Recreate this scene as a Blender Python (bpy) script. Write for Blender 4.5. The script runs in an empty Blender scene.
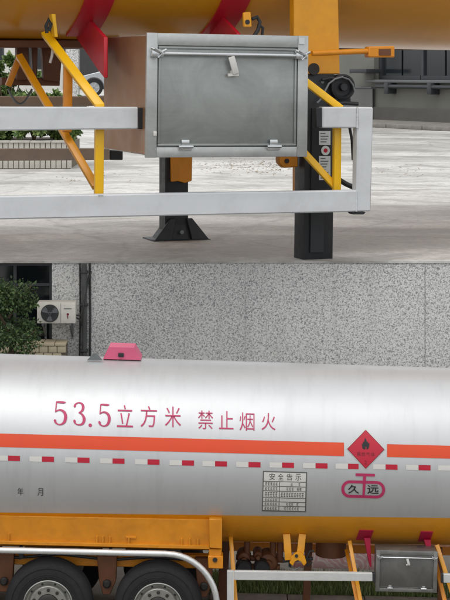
import bpy, bmesh, math, random
from mathutils import Vector, Matrix, Euler

random.seed(7)
R = math.radians
SC = bpy.context.scene
COL = SC.collection

# ------------------------------------------------------------------ camera, sky, sun, exposure
F, CX, HY, ZC = 1700.0, 225.0, 70.0, 6.9       # focal length / principal point (units of a 450 wide frame), camera height
cam_d = bpy.data.cameras.new('camera')
cam_d.sensor_fit = 'HORIZONTAL'; cam_d.sensor_width = 36
cam_d.lens = 36 * F / 450
cam_d.shift_x = 0; cam_d.shift_y = -(300 - HY) / 450
cam_d.clip_start = .5; cam_d.clip_end = 3000
cam = bpy.data.objects.new('camera', cam_d); COL.objects.link(cam)
cam.location = (0, 0, ZC); cam.rotation_euler = (R(90), 0, 0)
SC.camera = cam

SUN_EL, SUN_ROT = R(64), R(205)
w = bpy.data.worlds.new('World'); SC.world = w; w.use_nodes = True
nt = w.node_tree; bg = nt.nodes['Background']
sky = nt.nodes.new('ShaderNodeTexSky'); sky.sky_type = 'NISHITA'; sky.sun_disc = False
sky.sun_elevation = SUN_EL; sky.sun_rotation = SUN_ROT
sky.air_density = 1.0; sky.dust_density = 4.0; sky.ozone_density = .6
hsv = nt.nodes.new('ShaderNodeHueSaturation'); hsv.inputs['Saturation'].default_value = .3   # overcast: greyer sky
nt.links.new(sky.outputs[0], hsv.inputs['Color'])
mx = nt.nodes.new('ShaderNodeMix'); mx.data_type = 'RGBA'; mx.inputs[0].default_value = .8                                 # an even veil of cloud over it
mx.inputs[7].default_value = (7.6, 7.7, 7.8, 1); nt.links.new(hsv.outputs[0], mx.inputs[6]); nt.links.new(mx.outputs[2], bg.inputs['Color'])
bg.inputs['Strength'].default_value = .13
sd = bpy.data.lights.new('sun', 'SUN'); sd.energy = 1.0; sd.angle = R(45); sd.color = (1, .965, .92)
sun = bpy.data.objects.new('sun', sd); COL.objects.link(sun)
tosun = Vector((math.sin(SUN_ROT) * math.cos(SUN_EL), math.cos(SUN_ROT) * math.cos(SUN_EL), math.sin(SUN_EL)))
sun.rotation_euler = tosun.to_track_quat('Z', 'Y').to_euler(); sun.location = (0, -10, 30)
SC.view_settings.view_transform = 'Standard'; SC.view_settings.look = 'None'
SC.view_settings.gamma = 1; SC.view_settings.use_curve_mapping = False
SC.view_settings.exposure = .2

# ------------------------------------------------------------------ materials
def lin(c):
    return tuple((x / 12.92 if x <= .04045 else ((x + .055) / 1.055) ** 2.4) for x in [v / 255 for v in c])

MATS = {}
class NT:
    def __init__(s, name):
        s.m = bpy.data.materials.new(name); s.m.use_nodes = True
        s.t = s.m.node_tree; s.p = s.t.nodes['Principled BSDF']
        s.co = s.t.nodes.new('ShaderNodeTexCoord').outputs['Object']
        MATS[name] = s.m
    def n(s, typ, **kw):
        nd = s.t.nodes.new(typ)
        for k, v in kw.items():
            if k[0] == '_': setattr(nd, k[1:], v)
            else: nd.inputs[k.replace('__', ' ')].default_value = v
        return nd
    def l(s, a, b): s.t.links.new(a, b)
    def noise(s, scale, detail=5, rough=.55, dist=0, vec=None, stretch=None):
        nd = s.n('ShaderNodeTexNoise', Scale=scale, Detail=detail, Roughness=rough, Distortion=dist)
        v = vec or s.co
        if stretch:
            mp = s.n('ShaderNodeMapping', Scale=stretch); s.l(v, mp.inputs[0]); v = mp.outputs[0]
        s.l(v, nd.inputs['Vector']); return nd.outputs['Fac']
    def ramp(s, fac, stops):
        nd = s.n('ShaderNodeValToRGB'); e = nd.color_ramp.elements
        while len(e) < len(stops): e.new(.5)
        for el, (p, c) in zip(e, stops):
            el.position = p; el.color = tuple(c) + (1,) if not isinstance(c, float) else (c, c, c, 1)
        s.l(fac, nd.inputs[0]); return nd.outputs[0]
    def mix(s, fac, a, b, mode='MIX'):
        nd = s.n('ShaderNodeMix', _data_type='RGBA', _blend_type=mode)
        for sock, v in ((nd.inputs[0], fac), (nd.inputs[6], a), (nd.inputs[7], b)):
            if isinstance(v, (int, float)): sock.default_value = v
            elif isinstance(v, tuple): sock.default_value = v + (1,)
            else: s.l(v, sock)
        return nd.outputs[2]
    def math(s, op, a, b=0):
        nd = s.n('ShaderNodeMath', _operation=op)
        for sock, v in ((nd.inputs[0], a), (nd.inputs[1], b)):
            if isinstance(v, (int, float)): sock.default_value = v
            else: s.l(v, sock)
        return nd.outputs[0]
    def bump(s, h, strength=.2, dist=.01):
        b = s.n('ShaderNodeBump', Strength=strength, Distance=dist); s.l(h, b.inputs['Height']); s.l(b.outputs[0], s.p.inputs['Normal'])

def simple(name, srgb, rough=.5, metal=0, var=.12, scale=3, grime=.0, bump=0, bscale=60, coat=0, stretch=None):
    s = NT(name); c = lin(srgb)
    f = s.noise(scale, 6, .6, stretch=stretch)
    col = s.ramp(f, [(.3, tuple(x * (1 - var) for x in c)), (.7, tuple(min(1, x * (1 + var)) for x in c))])
    if grime:
        g = s.ramp(s.noise(scale * 2.3, 8, .7, .4), [(.45, 0.0), (.75, 1.0)])
        col = s.mix(s.math('MULTIPLY', g, grime), col, tuple(x * .35 + .012 for x in c))
    s.l(col, s.p.inputs['Base Color'])
    r = s.ramp(s.noise(scale * 4, 4), [(.3, max(.03, rough - .08)), (.7, min(1.0, rough + .08))])
    s.l(r, s.p.inputs['Roughness']); s.p.inputs['Metallic'].default_value = metal
    if coat: s.p.inputs['Coat Weight'].default_value = coat; s.p.inputs['Coat Roughness'].default_value = .15
    if bump: s.bump(s.noise(bscale, 4), bump, .004)
    return s.m

simple('bright_yellow', (246, 190, 14), .38, grime=.15, coat=.15, var=.06)
simple('chassis_yellow', (200, 128, 14), .45, grime=.3, var=.1)
simple('brown_reflection_steel', (160, 122, 90), .45, metal=.55, var=.14, scale=2, grime=.2)  # brown reflection of the yellow chassis painted into the toolbox side's colour
simple('yellow_paint', (222, 152, 20), .38, grime=.3, coat=.15, var=.08)
simple('orange_paint', (212, 134, 20), .45, grime=.4, var=.12)
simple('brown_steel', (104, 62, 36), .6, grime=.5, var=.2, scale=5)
simple('red_paint', (188, 26, 44), .42, grime=.15, var=.08)
simple('magenta_paint', (172, 24, 62), .45, var=.08)
simple('pink_cover', (204, 92, 124), .5, var=.06)
simple('rail_white', (206, 209, 212), .5, var=.06, scale=2, grime=.26, stretch=(1, 1, 4))
simple('rail_grey', (188, 190, 188), .45, var=.06, grime=.2)
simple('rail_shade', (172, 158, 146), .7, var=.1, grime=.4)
simple('black_paint', (26, 29, 33), .5, var=.25, grime=.25, scale=6)
simple('black_plastic', (34, 36, 40), .55, var=.1)
simple('rubber', (26, 26, 28), .8, var=.25, scale=9, bump=.15)
simple('chrome', (205, 208, 210), .28, metal=1, var=.05)
simple('tube_steel', (214, 216, 216), .3, metal=.6, var=.06, grime=.1)
simple('rim_steel', (165, 165, 160), .4, metal=.8, var=.15, grime=.3, scale=7)
simple('hub_dark', (52, 50, 48), .6, metal=.4, var=.3)
simple('decal_orange', (212, 70, 28), .45, var=.03)
simple('decal_red', (180, 18, 48), .45, var=.04)
simple('decal_white', (206, 204, 200), .45, var=.03)
simple('decal_text', (178, 44, 92), .5, var=.05)
simple('decal_black', (28, 28, 30), .55, var=.1)
simple('decal_darkred', (120, 14, 34), .5, var=.05)
simple('notice_board', (205, 205, 200), .5, var=.04)
simple('notice_ink', (92, 92, 90), .6, var=.1)
simple('grey_steel', (120, 124, 126), .45, metal=.6, var=.1)
simple('ac_white', (222, 220, 210), .5, var=.04, grime=.25, scale=6)
simple('ac_dark', (62, 64, 66), .6)
simple('ac_blade', (130, 134, 136), .5)
simple('pipe_dark', (74, 76, 76), .6, var=.15, grime=.4)
simple('cable_dark', (50, 52, 52), .6)
simple('concrete_kerb', (128, 124, 118), .9, var=.2, scale=5, grime=.35, bump=.4)
simple('cream_brick', (208, 196, 168), .8, var=.12, scale=4, grime=.2, bump=.2)
simple('mortar', (120, 112, 98), .95, var=.15)
simple('frame_dark', (52, 54, 58), .5)
simple('bark', (84, 70, 54), .9, var=.3, scale=14, bump=.6)
simple('dry_leaf', (132, 116, 94), .9, var=.4, scale=9)
simple('soil', (74, 62, 48), .95, var=.3, scale=6, bump=.5)
simple('planter_tile', (186, 184, 176), .6, var=.07, scale=5, grime=.2)
simple('dark_shutter', (52, 52, 54), .6)
simple('pale_render', (205, 204, 198), .85, var=.08, scale=.6, grime=.15)
simple('warehouse_wall', (118, 118, 112), .9, var=.14, scale=.25, grime=.3, bump=.2, bscale=8)
simple('warehouse_plinth', (92, 90, 86), .9, var=.2, scale=.5, grime=.4)
simple('warehouse_trim', (104, 106, 108), .7, var=.1)
simple('door_grey', (108, 110, 108), .7, var=.1, scale=.6)
simple('car_silver', (176, 180, 184), .3, metal=.5, var=.03, coat=.5)
simple('light_lens', (225, 222, 215), .2)
simple('sticker_paper', (205, 210, 212), .6, var=.06, scale=20)

def glass(name, c=(14, 18, 22)):
    s = NT(name); s.p.inputs['Base Color'].default_value = lin(c) + (1,)
    s.p.inputs['Roughness'].default_value = .12; s.p.inputs['Specular IOR Level'].default_value = .6
    s.bump(s.noise(1.2, 2), .05, .02)
glass('dark_glass')
glass('warehouse_glass', (38, 42, 46))

def tank_material(name, boundary, silver=(194, 196, 198), yellow=(218, 146, 20), yrough=.4):
    s = NT(name)
    sx = s.n('ShaderNodeSeparateXYZ'); s.l(s.co, sx.inputs[0])
    z = s.math('ADD', sx.outputs[2], s.math('MULTIPLY', sx.outputs[0], boundary[1]))
    isy = s.math('LESS_THAN', z, boundary[0])
    f = s.noise(.8, 5, .6, stretch=(1, 1, 2))
    cs, cy = lin(silver), lin(yellow)
    a = s.ramp(f, [(.3, tuple(x * .95 for x in cs)), (.7, tuple(x * 1.03 for x in cs))])
    st = s.ramp(s.noise(2.2, 7, .7, stretch=(3, .6, .35)), [(.5, 0.0), (.8, 1.0)])           # rain streaks run down the shell
    a = s.mix(s.math('MULTIPLY', st, .3), a, tuple(x * .62 for x in cs))
    b = s.ramp(f, [(.3, tuple(x * .88 for x in cy)), (.7, tuple(x * 1.08 for x in cy))])
    b = s.mix(s.math('MULTIPLY', s.ramp(s.noise(3, 8, .7, .5), [(.5, 0.0), (.8, 1.0)]), .35), b, tuple(x * .4 for x in cy))
    s.l(s.mix(isy, a, b), s.p.inputs['Base Color'])
    s.l(s.math('ADD', s.math('MULTIPLY', isy, -.42), .45), s.p.inputs['Metallic'])
    s.l(s.math('ADD', s.math('MULTIPLY', isy, yrough - .46), .46), s.p.inputs['Roughness'])
    s.p.inputs['Coat Weight'].default_value = .15; s.p.inputs['Coat Roughness'].default_value = .2
    s.bump(s.math('ADD', s.noise(1.1, 2, .4), s.math('MULTIPLY', s.noise(5, 3, .5), .12)), .16, .05)
    return s.m

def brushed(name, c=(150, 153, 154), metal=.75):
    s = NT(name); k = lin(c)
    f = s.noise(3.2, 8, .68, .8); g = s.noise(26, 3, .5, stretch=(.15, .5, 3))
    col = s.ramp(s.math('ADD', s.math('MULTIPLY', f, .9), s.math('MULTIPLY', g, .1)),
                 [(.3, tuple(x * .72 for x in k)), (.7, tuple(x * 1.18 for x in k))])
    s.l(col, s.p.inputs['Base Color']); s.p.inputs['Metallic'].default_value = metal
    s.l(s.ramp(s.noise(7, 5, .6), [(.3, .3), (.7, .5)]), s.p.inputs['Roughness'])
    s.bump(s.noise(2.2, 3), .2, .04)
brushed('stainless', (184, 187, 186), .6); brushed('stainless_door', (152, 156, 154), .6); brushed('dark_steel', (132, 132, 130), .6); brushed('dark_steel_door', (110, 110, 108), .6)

def speckle():
    s = NT('speckled_render')
    mp = s.n('ShaderNodeMapping', Scale=(1, 1, 1)); s.l(s.co, mp.inputs[0])
    n1 = s.noise(38, 2.5, .5, 1.0, mp.outputs[0]); n2 = s.noise(70, 2, .6, .6, mp.outputs[0]); big = s.noise(.5, 5)
    k = s.math('ADD', n1, s.math('MULTIPLY', s.math('SUBTRACT', n2, .5), .5))
    k = s.math('ADD', k, s.math('MULTIPLY', s.math('SUBTRACT', big, .5), .14))
    col = s.ramp(k, [(.32, lin((130, 131, 133))), (.42, lin((158, 159, 160))), (.5, lin((202, 203, 202))), (.64, lin((216, 216, 214)))])
    st = s.ramp(s.noise(1.6, 6, .65, stretch=(2.2, 1, .18)), [(.5, 0.0), (.85, 1.0)])
    col = s.mix(s.math('MULTIPLY', st, .3), col, lin((118, 117, 113)))
    s.l(col, s.p.inputs['Base Color']); s.p.inputs['Roughness'].default_value = .85
    s.bump(k, .35, .01)
speckle()

def yard():
    s = NT('yard_concrete')
    mp = s.n('ShaderNodeMapping', Scale=(.6, .8, 1)); s.l(s.co, mp.inputs[0]); v = mp.outputs[0]
    big = s.noise(.16, 6, .6, .6, v); mid = s.noise(.7, 8, .68, 1.0, v); fine = s.noise(5, 8, .75)
    col = s.ramp(big, [(.3, lin((182, 180, 175))), (.5, lin((212, 211, 207))), (.7, lin((226, 225, 221)))])
    d = s.ramp(mid, [(.44, 0.0), (.5, .2), (.6, 1.0)])
    col = s.mix(s.math('MULTIPLY', d, .55), col, lin((128, 125, 119)))
    wet = s.ramp(s.noise(.09, 7, .62, 1.4, v), [(.5, 0.0), (.56, .8), (.7, 1.0)])                       # washed-out dirt in long streaks
    col = s.mix(s.math('MULTIPLY', wet, .5), col, lin((126, 122, 116)))
    grit = s.ramp(s.noise(14, 6, .8, .3, v), [(.52, 0.0), (.66, 1.0)])
    col = s.mix(s.math('MULTIPLY', grit, .45), col, lin((104, 98, 90)))
    col = s.mix(s.math('MULTIPLY', s.ramp(fine, [(.4, 0.0), (.7, 1.0)]), .35), col, lin((118, 114, 108)))
    vo = s.n('ShaderNodeTexVoronoi', _feature='DISTANCE_TO_EDGE', Scale=.22); 
    wv = s.n('ShaderNodeMix', _data_type='VECTOR'); wv.inputs[0].default_value = .25
    nn = s.n('ShaderNodeTexNoise', Scale=1.1, Detail=5); s.l(s.co, nn.inputs['Vector'])
    s.l(s.co, wv.inputs[4]); s.l(nn.outputs['Color'], wv.inputs[5]); s.l(wv.outputs[1], vo.inputs['Vector'])
    crack = s.ramp(vo.outputs['Distance'], [(.0, 1.0), (.012, 0.0)])
    col = s.mix(s.math('MULTIPLY', crack, .22), col, lin((78, 74, 68)))
    s.l(col, s.p.inputs['Base Color'])
    s.l(s.ramp(mid, [(.4, .85), (.65, .5)]), s.p.inputs['Roughness'])
    s.bump(s.math('ADD', fine, mid), .3, .03)
yard()

def ground():
    s = NT('ground_concrete')
    col = s.ramp(s.noise(.5, 8, .65, .5), [(.35, lin((92, 88, 82))), (.65, lin((128, 124, 116)))])
    s.l(col, s.p.inputs['Base Color']); s.p.inputs['Roughness'].default_value = .9
    s.bump(s.noise(20, 6), .3, .01)
ground()

def leafmat(name, c1, c2):
    s = NT(name)
    oi = s.n('ShaderNodeNewGeometry')
    col = s.ramp(oi.outputs['Random Per Island'], [(0.0, lin(c1)), (1.0, lin(c2))])
    s.l(col, s.p.inputs['Base Color']); s.p.inputs['Roughness'].default_value = .55
    s.p.inputs['Transmission Weight'].default_value = 0
    s.p.inputs['Subsurface Weight'].default_value = .0
leafmat('tree_leaf', (38, 58, 34), (86, 112, 62))
leafmat('shrub_leaf', (58, 86, 42), (128, 152, 84))
leafmat('grass_blade', (80, 100, 52), (136, 150, 94))

def hoarding():
    s = NT('cloud_print')
    mp = s.n('ShaderNodeMapping', Scale=(2.2, 1, 2.2)); s.l(s.co, mp.inputs[0])
    vo = s.n('ShaderNodeTexVoronoi', _feature='F1', Scale=1.6); s.l(mp.outputs[0], vo.inputs['Vector'])
    ring = s.math('SINE', s.math('MULTIPLY', vo.outputs['Distance'], 34))
    pat = s.ramp(ring, [(.35, lin((232, 196, 198))), (.6, lin((245, 232, 232)))])
    red = s.ramp(s.noise(.9, 2, .4, .5, mp.outputs[0]), [(.52, 0.0), (.56, 1.0)])
    s.l(s.mix(s.math('MULTIPLY', red, .55), pat, lin((205, 120, 126))), s.p.inputs['Base Color'])
    s.p.inputs['Roughness'].default_value = .6
hoarding()

# ------------------------------------------------------------------ mesh helpers
class B:
    def __init__(s): s.bm = bmesh.new()
    def box(s, lo, hi, ch=0.0):
        b = bmesh.new(); bmesh.ops.create_cube(b, size=1)
        c = [(l + h) / 2 for l, h in zip(lo, hi)]; d = [abs(h - l) for l, h in zip(lo, hi)]
        bmesh.ops.transform(b, matrix=Matrix.Translation(c) @ Matrix.Diagonal((*d, 1)), verts=b.verts)
        if ch: bmesh.ops.bevel(b, geom=list(b.edges), offset=min(ch, min(d) * .45), segments=2, affect='EDGES', profile=.5)
        return s.add(b)
    def add(s, b, mat=None):
        if mat is not None: bmesh.ops.transform(b, matrix=mat, verts=b.verts)
        m = {}
        for v in b.verts: m[v] = s.bm.verts.new(v.co)
        for f in b.faces:
            try: s.bm.faces.new([m[v] for v in f.verts])
            except ValueError: pass
        b.free(); return s
    def bar(s, p, q, wd, th, up=(0, 1, 0), ch=0.0):
        """flat bar from p to q; th measured along `up`"""
        p, q = Vector(p), Vector(q); d = q - p; L = d.length; x = d / L
        y = Vector(up); y = (y - x * y.dot(x)).normalized(); z = x.cross(y)
        b = bmesh.new(); bmesh.ops.create_cube(b, size=1)
        bmesh.ops.transform(b, matrix=Matrix.Diagonal((L, th, wd, 1)), verts=b.verts)
        if ch: bmesh.ops.bevel(b, geom=list(b.edges), offset=ch, segments=2, affect='EDGES', profile=.5)
        M = Matrix((x, y, z)).transposed().to_4x4(); M.translation = (p + q) / 2
        return s.add(b, M)
    def tube(s, pts, r, n=12, closed=False):
        pts = [Vector(p) for p in pts]; rings = []
        rr = r if isinstance(r, (list, tuple)) else [r] * len(pts)
        prev = None
        for i, p in enumerate(pts):
            a = pts[i - 1] if (i or closed) else p; c = pts[(i + 1) % len(pts)] if (i < len(pts) - 1 or closed) else p
            t = (c - a).normalized()
            if prev is None: u = t.orthogonal().normalized()
            else: u = (prev - t * prev.dot(t)).normalized()
            prev = u; v = t.cross(u)
            rings.append([s.bm.verts.new(p + (u * math.cos(k * 2 * math.pi / n) + v * math.sin(k * 2 * math.pi / n)) * rr[i]) for k in range(n)])
        m = len(rings)
        for i in range(m if closed else m - 1):
            A, C = rings[i], rings[(i + 1) % m]
            for k in range(n): s.bm.faces.new((A[k], A[(k + 1) % n], C[(k + 1) % n], C[k]))
        if not closed:
            s.bm.faces.new(rings[0][::-1]); s.bm.faces.new(rings[-1])
        return s
    def lathe(s, prof, c, axis='Y', n=32, caps=True):
        """prof: (radius, along) pairs turned about an axis through c"""
        rings = []
        for r, h in prof:
            ring = []
            for k in range(n):
                a = 2 * math.pi * k / n; u, v = r * math.cos(a), r * math.sin(a)
                p = {'Y': (u, h, v), 'Z': (u, v, h), 'X': (h, u, v)}[axis]
                ring.append(s.bm.verts.new(Vector(c) + Vector(p)))
            rings.append(ring)
        for A, C in zip(rings, rings[1:]):
            for k in range(n): s.bm.faces.new((A[k], A[(k + 1) % n], C[(k + 1) % n], C[k]))
        if caps and prof[0][0] > 1e-4: s.bm.faces.new(rings[0][::-1])
        if caps and prof[-1][0] > 1e-4: s.bm.faces.new(rings[-1])
        return s
    def prism(s, poly, vec, ch=0):
        b = bmesh.new(); vs = [b.verts.new(p) for p in poly]; f = b.faces.new(vs)
        r = bmesh.ops.extrude_face_region(b, geom=[f])
        bmesh.ops.translate(b, vec=vec, verts=[g for g in r['geom'] if isinstance(g, bmesh.types.BMVert)])
        bmesh.ops.recalc_face_normals(b, faces=b.faces)
        if ch: bmesh.ops.bevel(b, geom=list(b.edges), offset=ch, segments=1, affect='EDGES')
        return s.add(b)
    def hexa(s, a, b):
        """solid between two quads"""
        va = [s.bm.verts.new(p) for p in a]; vb = [s.bm.verts.new(p) for p in b]
        s.bm.faces.new(va[::-1]); s.bm.faces.new(vb)
        for i in range(4): s.bm.faces.new((va[i], va[(i + 1) % 4], vb[(i + 1) % 4], vb[i]))
        return s
    def build(s, name, mat, parent=None, smooth=True):
        bmesh.ops.recalc_face_normals(s.bm, faces=s.bm.faces)
        me = bpy.data.meshes.new(name); s.bm.to_mesh(me); s.bm.free()
        return mk(name, me, mat, parent, smooth)

def mk(name, me, mat, parent=None, smooth=True):
    me.materials.append(MATS[mat])
    if smooth:
        me.polygons.foreach_set('use_smooth', [True] * len(me.polygons)); me.set_sharp_from_angle(angle=R(35))
    o = bpy.data.objects.new(name, me); COL.objects.link(o); o.parent = parent
    return o

def empty(name, M):
    o = bpy.data.objects.new(name, None); COL.objects.link(o); o.matrix_world = M; o.empty_display_size = .3
    return o
def tag(o, label=None, cat=None, group=None, kind=None):
    for k, v in (('label', label), ('category', cat), ('group', group), ('kind', kind)):
        if v: o[k] = v
    return o

class Frame:
    """local axes of a vehicle: x along it, y away from the viewer's side, z up; helpers give points on its own planes"""
    def __init__(s, M): s.M = M; s.I = M.inverted(); s.o = s.I @ Vector((0, 0, ZC))
    def d(s, px, py): return s.I.to_3x3() @ Vector(((px - CX) / F, 1, -(py - HY) / F))
    def w(s, px, py, w):
        d = s.d(px, py); return s.o + d * ((w - s.o.y) / d.y)
    def a(s, px, py, a):
        d = s.d(px, py); return s.o + d * ((a - s.o.x) / d.x)
    def z(s, px, py, z):
        d = s.d(px, py); return s.o + d * ((z - s.o.z) / d.z)
WORLD = Frame(Matrix.Identity(4))

# ------------------------------------------------------------------ large structure
DW = 26.0                                  # face of the speckled wall
ZT = ZC - (261 - HY) * DW / F              # level of the upper yard, on top of that wall
H_U, EDGE_U = .9663, 8.6                  # upper yard in the trailer's own metres: eye height, distance of the edge
S = DW / EDGE_U
SLOPE = R(1.35)                            # the lower lane falls gently to the right

bg_ = B(); bg_.box((-400, -300, -.6), (400, 600, 0))
g = bg_.build('ground', 'ground_concrete'); g.rotation_euler = (0, SLOPE, 0); tag(g, 'grey concrete lane the lower tanker stands on', kind='structure')

yb = B(); yb.box((-160, DW - .02, ZT - .03), (160, DW + 340, ZT))
y_ = yb.build('upper_yard', 'yard_concrete', smooth=False); tag(y_, 'pale stained concrete yard above the speckled wall', kind='structure')

WX = (52 - CX) * DW / F                    # right edge of the window
WZ = 2.72
wl = B(); top = ZT - .033
J1, J2 = (245 - CX) * DW / F, (425 - CX) * DW / F
g_ = .005
for x0, x1 in ((WX, J1 - g_ * .3), (J1 + g_ * .3, J2 - g_), (J2 + g_, 14)): wl.box((x0, DW, -1), (x1, DW + .3, top))
wl.box((-14, DW, -1), (WX, DW + .3, WZ)); wl.box((-14, DW, WZ), (-6.2, DW + .3, top))
wl.box((-14, DW + .31, -1), (14, DW + .5, top))
wall = wl.build('speckled_wall', 'speckled_render', smooth=False)
tag(wall, 'tall grey wall with mottled black and white speckled render behind the lower tanker', 'wall')
# window with frame and panes
win = B(); fw = .05
x0 = -6.2
win.box((x0, DW + .1, WZ), (WX, DW + .16, WZ + fw)); win.box((x0, DW + .1, top - fw), (WX, DW + .16, top))
for x in (x0, WX - fw, -4.4, -3.25): win.box((x, DW + .103, WZ + fw), (x + fw, DW + .157, top - fw))
win.box((x0 + fw, DW + .106, top - .36), (WX - fw, DW + .15, top - .32))
win = win.build('window', 'frame_dark', wall, False)
xs = [x0 + fw, -4.4, -3.25, WX]
for i in range(3):
    for z0, z1 in ((WZ + fw, top - .36), (top - .32, top - fw)):
        p = B(); p.box((xs[i] + (fw if i else 0) + .002, DW + .12, z0 + .002), (xs[i + 1] - (fw if i == 2 else 0) - .002, DW + .13, z1 - .002)); p.build('pane', 'dark_glass', win, False)
# ledge of cream bricks under the window
lx1 = (66 - CX) * 25.6 / F
lz1 = ZC - (346 - HY) * 25.6 / F; lz0 = lz1 - .34
led = B(); led.box((-7, 25.62, -.5), (lx1 - .012, DW - .002, lz1 - .012)); led = led.build('window_ledge', 'mortar', wall, False)
bw, bh = .135, .105
proto = None
for r_ in range(3):
    for c_ in range(16):
        xx = lx1 - (c_ + 1) * bw - (bw / 2 if r_ % 2 else 0)
        if proto is None:
            q = B(); q.box((.005, 0, .005), (bw - .005, .05, bh - .005), .006); o = q.build('brick', 'cream_brick', led); proto = o
        else:
            o = proto.copy(); COL.objects.link(o); o.parent = led
        o.location = (xx, 25.595 + random.uniform(-.004, .004), lz1 - (r_ + 1) * bh)
for c_ in range(14):      # coping
    q = B(); q.box((.004, 0, 0), (.168, .38, .045), .008); o = q.build('brick', 'cream_brick', led); o.location = (lx1 - (c_ + 1) * .172, 25.58, lz1 + .001)
# downpipe with clips
pb = B(); X = (84 - CX) * 25.9 / F
pb.tube([(X, DW - .075, -.4), (X, DW - .075, top)], .042, 14); dp = pb.build('downpipe', 'pipe_dark', wall)
for zz in (2.6, 3.3, 3.8):
    q = B(); q.box((X - .06, DW - .125, zz), (X + .06, DW - .003, zz + .035), .005); q.build('clip', 'frame_dark', dp)
q = B(); q.tube([(X + .085, DW - .02, -.4), (X + .08, DW - .02, 2.2), (X + .09, DW - .02, 3.1), (X + .082, DW - .02, top)], .016, 8); q.build('cable', 'cable_dark', wall)
q = B(); q.tube([(X - .07, DW - .02, -.4), (X - .075, DW - .02, 2.4), (X - .065, DW - .02, 3.2), (X - .07, DW - .02, top)], .012, 8); q.build('cable', 'cable_dark', wall)

# kerbs and grass strip behind the lower tanker, pink hoarding
GM = Matrix.Rotation(SLOPE, 4, 'Y')
def lane(b, name, mat, smooth=True): 
    o = b.build(name, mat, smooth=smooth); o.rotation_euler = (0, SLOPE, 0); return o
for y0, nm in ((21.75, 'near'), (22.92, 'far')):
    base = B(); base.box((-.2, y0 + .015, -.05), (8.8, y0 + .285, .105)); k = lane(base, 'kerb', 'soil'); tag(k, 'concrete kerb on the %s side of the grass strip' % nm, kind='structure')
    pr = None
    for i in range(9):
        if pr is None: q = B(); q.box((.006, 0, -.04), (.994, .3, .125), .012); pr = o = q.build('kerb_stone', 'concrete_kerb', k)
        else: o = pr.copy(); COL.objects.link(o); o.parent = k
        o.location = (-.2 + i, y0, random.uniform(-.004, .004))
sb = B(); sb.box((-.2, 22.055, -.05), (8.8, 22.915, .07)); so = lane(sb, 'planting_bed', 'soil'); tag(so, 'narrow bed of soil between two kerbs', kind='structure')
gv, gf = [], []
for i in range(15000):
    x, y = random.uniform(-.2, 5), random.uniform(22.06, 22.91); h = random.uniform(.06, .2); a = random.uniform(0, 6.283); wd = random.uniform(.006, .014)
    l1, l2 = random.gauss(0, .05), random.gauss(0, .05); n = len(gv)
    gv += [(x - wd * math.cos(a), y - wd * math.sin(a), .06), (x + wd * math.cos(a), y + wd * math.sin(a), .06), (x + l1, y + l2, .06 + h)]; gf.append((n, n + 1, n + 2))
me = bpy.data.meshes.new('grass'); me.from_pydata(gv, [], gf); go = mk('grass', me, 'grass_blade', None, False); go.rotation_euler = (0, SLOPE, 0)
tag(go, 'short green grass in the bed behind the lower tanker', kind='stuff')

ho = empty('hoarding', GM @ Matrix.Translation((1.5, 23.35, 0)))
tag(ho, 'low pink and white printed board with cloud pattern behind the lower tanker', 'hoarding')
q = B(); q.box((-.6, 0, .05), (1.25, .03, .95), .004); q.build('panel', 'cloud_print', ho)
for x in (-.63, 1.25): q = B(); q.box((x, -.01, 0), (x + .04, .04, 1.0), .004); q.build('post', 'grey_steel', ho)

# ------------------------------------------------------------------ foliage helper
def leaves(blobs, n, size, droop=.3):
    v, f = [], []
    tot = sum(b[3] ** 2 for b in blobs)
    for (cx, cy, cz, r) in blobs:
        for _ in range(int(n * r * r / tot)):
            d = Vector((random.gauss(0, 1), random.gauss(0, 1), random.gauss(0, 1))).normalized()
            rad = r * (random.random() ** .45) * random.uniform(.75, 1.12)
            p = Vector((cx, cy, cz)) + d * rad
            L = size * random.uniform(.6, 1.3)
            ax = (d * .5 + Vector((random.gauss(0, .6), random.gauss(0, .6), random.gauss(-droop, .5)))).normalized()
            sd_ = ax.cross(Vector((random.gauss(0, 1), random.gauss(0, 1), random.gauss(0, 1)))).normalized() * L * .3
            up = ax.cross(sd_).normalized() * L * .08
            k = len(v)
            v += [p, p + ax * L * .5 + sd_ - up, p + ax * L, p + ax * L * .5 - sd_ - up]; f += [(k, k + 1, k + 2), (k, k + 2, k + 3)]
    return v, f
def leafobj(name, blobs, n, size, mat, parent):
    v, f = leaves(blobs, n, size); me = bpy.data.meshes.new(name); me.from_pydata([tuple(x) for x in v], [], f)
    return mk(name, me, mat, parent, False)

# tree before the dark window
tx, ty = (8 - CX) * 24.7 / F, 24.7
tr = empty('tree', Matrix.Translation((tx, ty, 0))); tag(tr, 'small dark green leafy tree in front of the dark window', 'tree')
q = B(); q.tube([(0, 0, -.1), (.03, 0, .8), (-.03, .02, 1.6), (.02, 0, 2.3), (.05, .03, 3.2)], [.09, .075, .06, .045, .02], 10)
for k in range(9):
    a = k * 2.4; z = 1.7 + k * .2; L = .75 - k * .05
    q.tube([(0, 0, z), (math.cos(a) * L * .5, math.sin(a) * L * .4, z + .25), (math.cos(a) * L, math.sin(a) * L * .7, z + .45)], [.028, .018, .006], 7)
q.build('trunk', 'bark', tr)
bl = []
for k in range(46):
    z = random.uniform(1.6, 3.75); m = .5 * math.sqrt(max(.05, 1 - ((z - 2.6) / 1.3) ** 2)); a = random.uniform(0, 6.283); rr = m * math.sqrt(random.random())
    bl.append((rr * math.cos(a), rr * math.sin(a) * .75, z, random.uniform(.12, .24)))
leafobj('crown', bl, 12000, .055, 'tree_leaf', tr)

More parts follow.
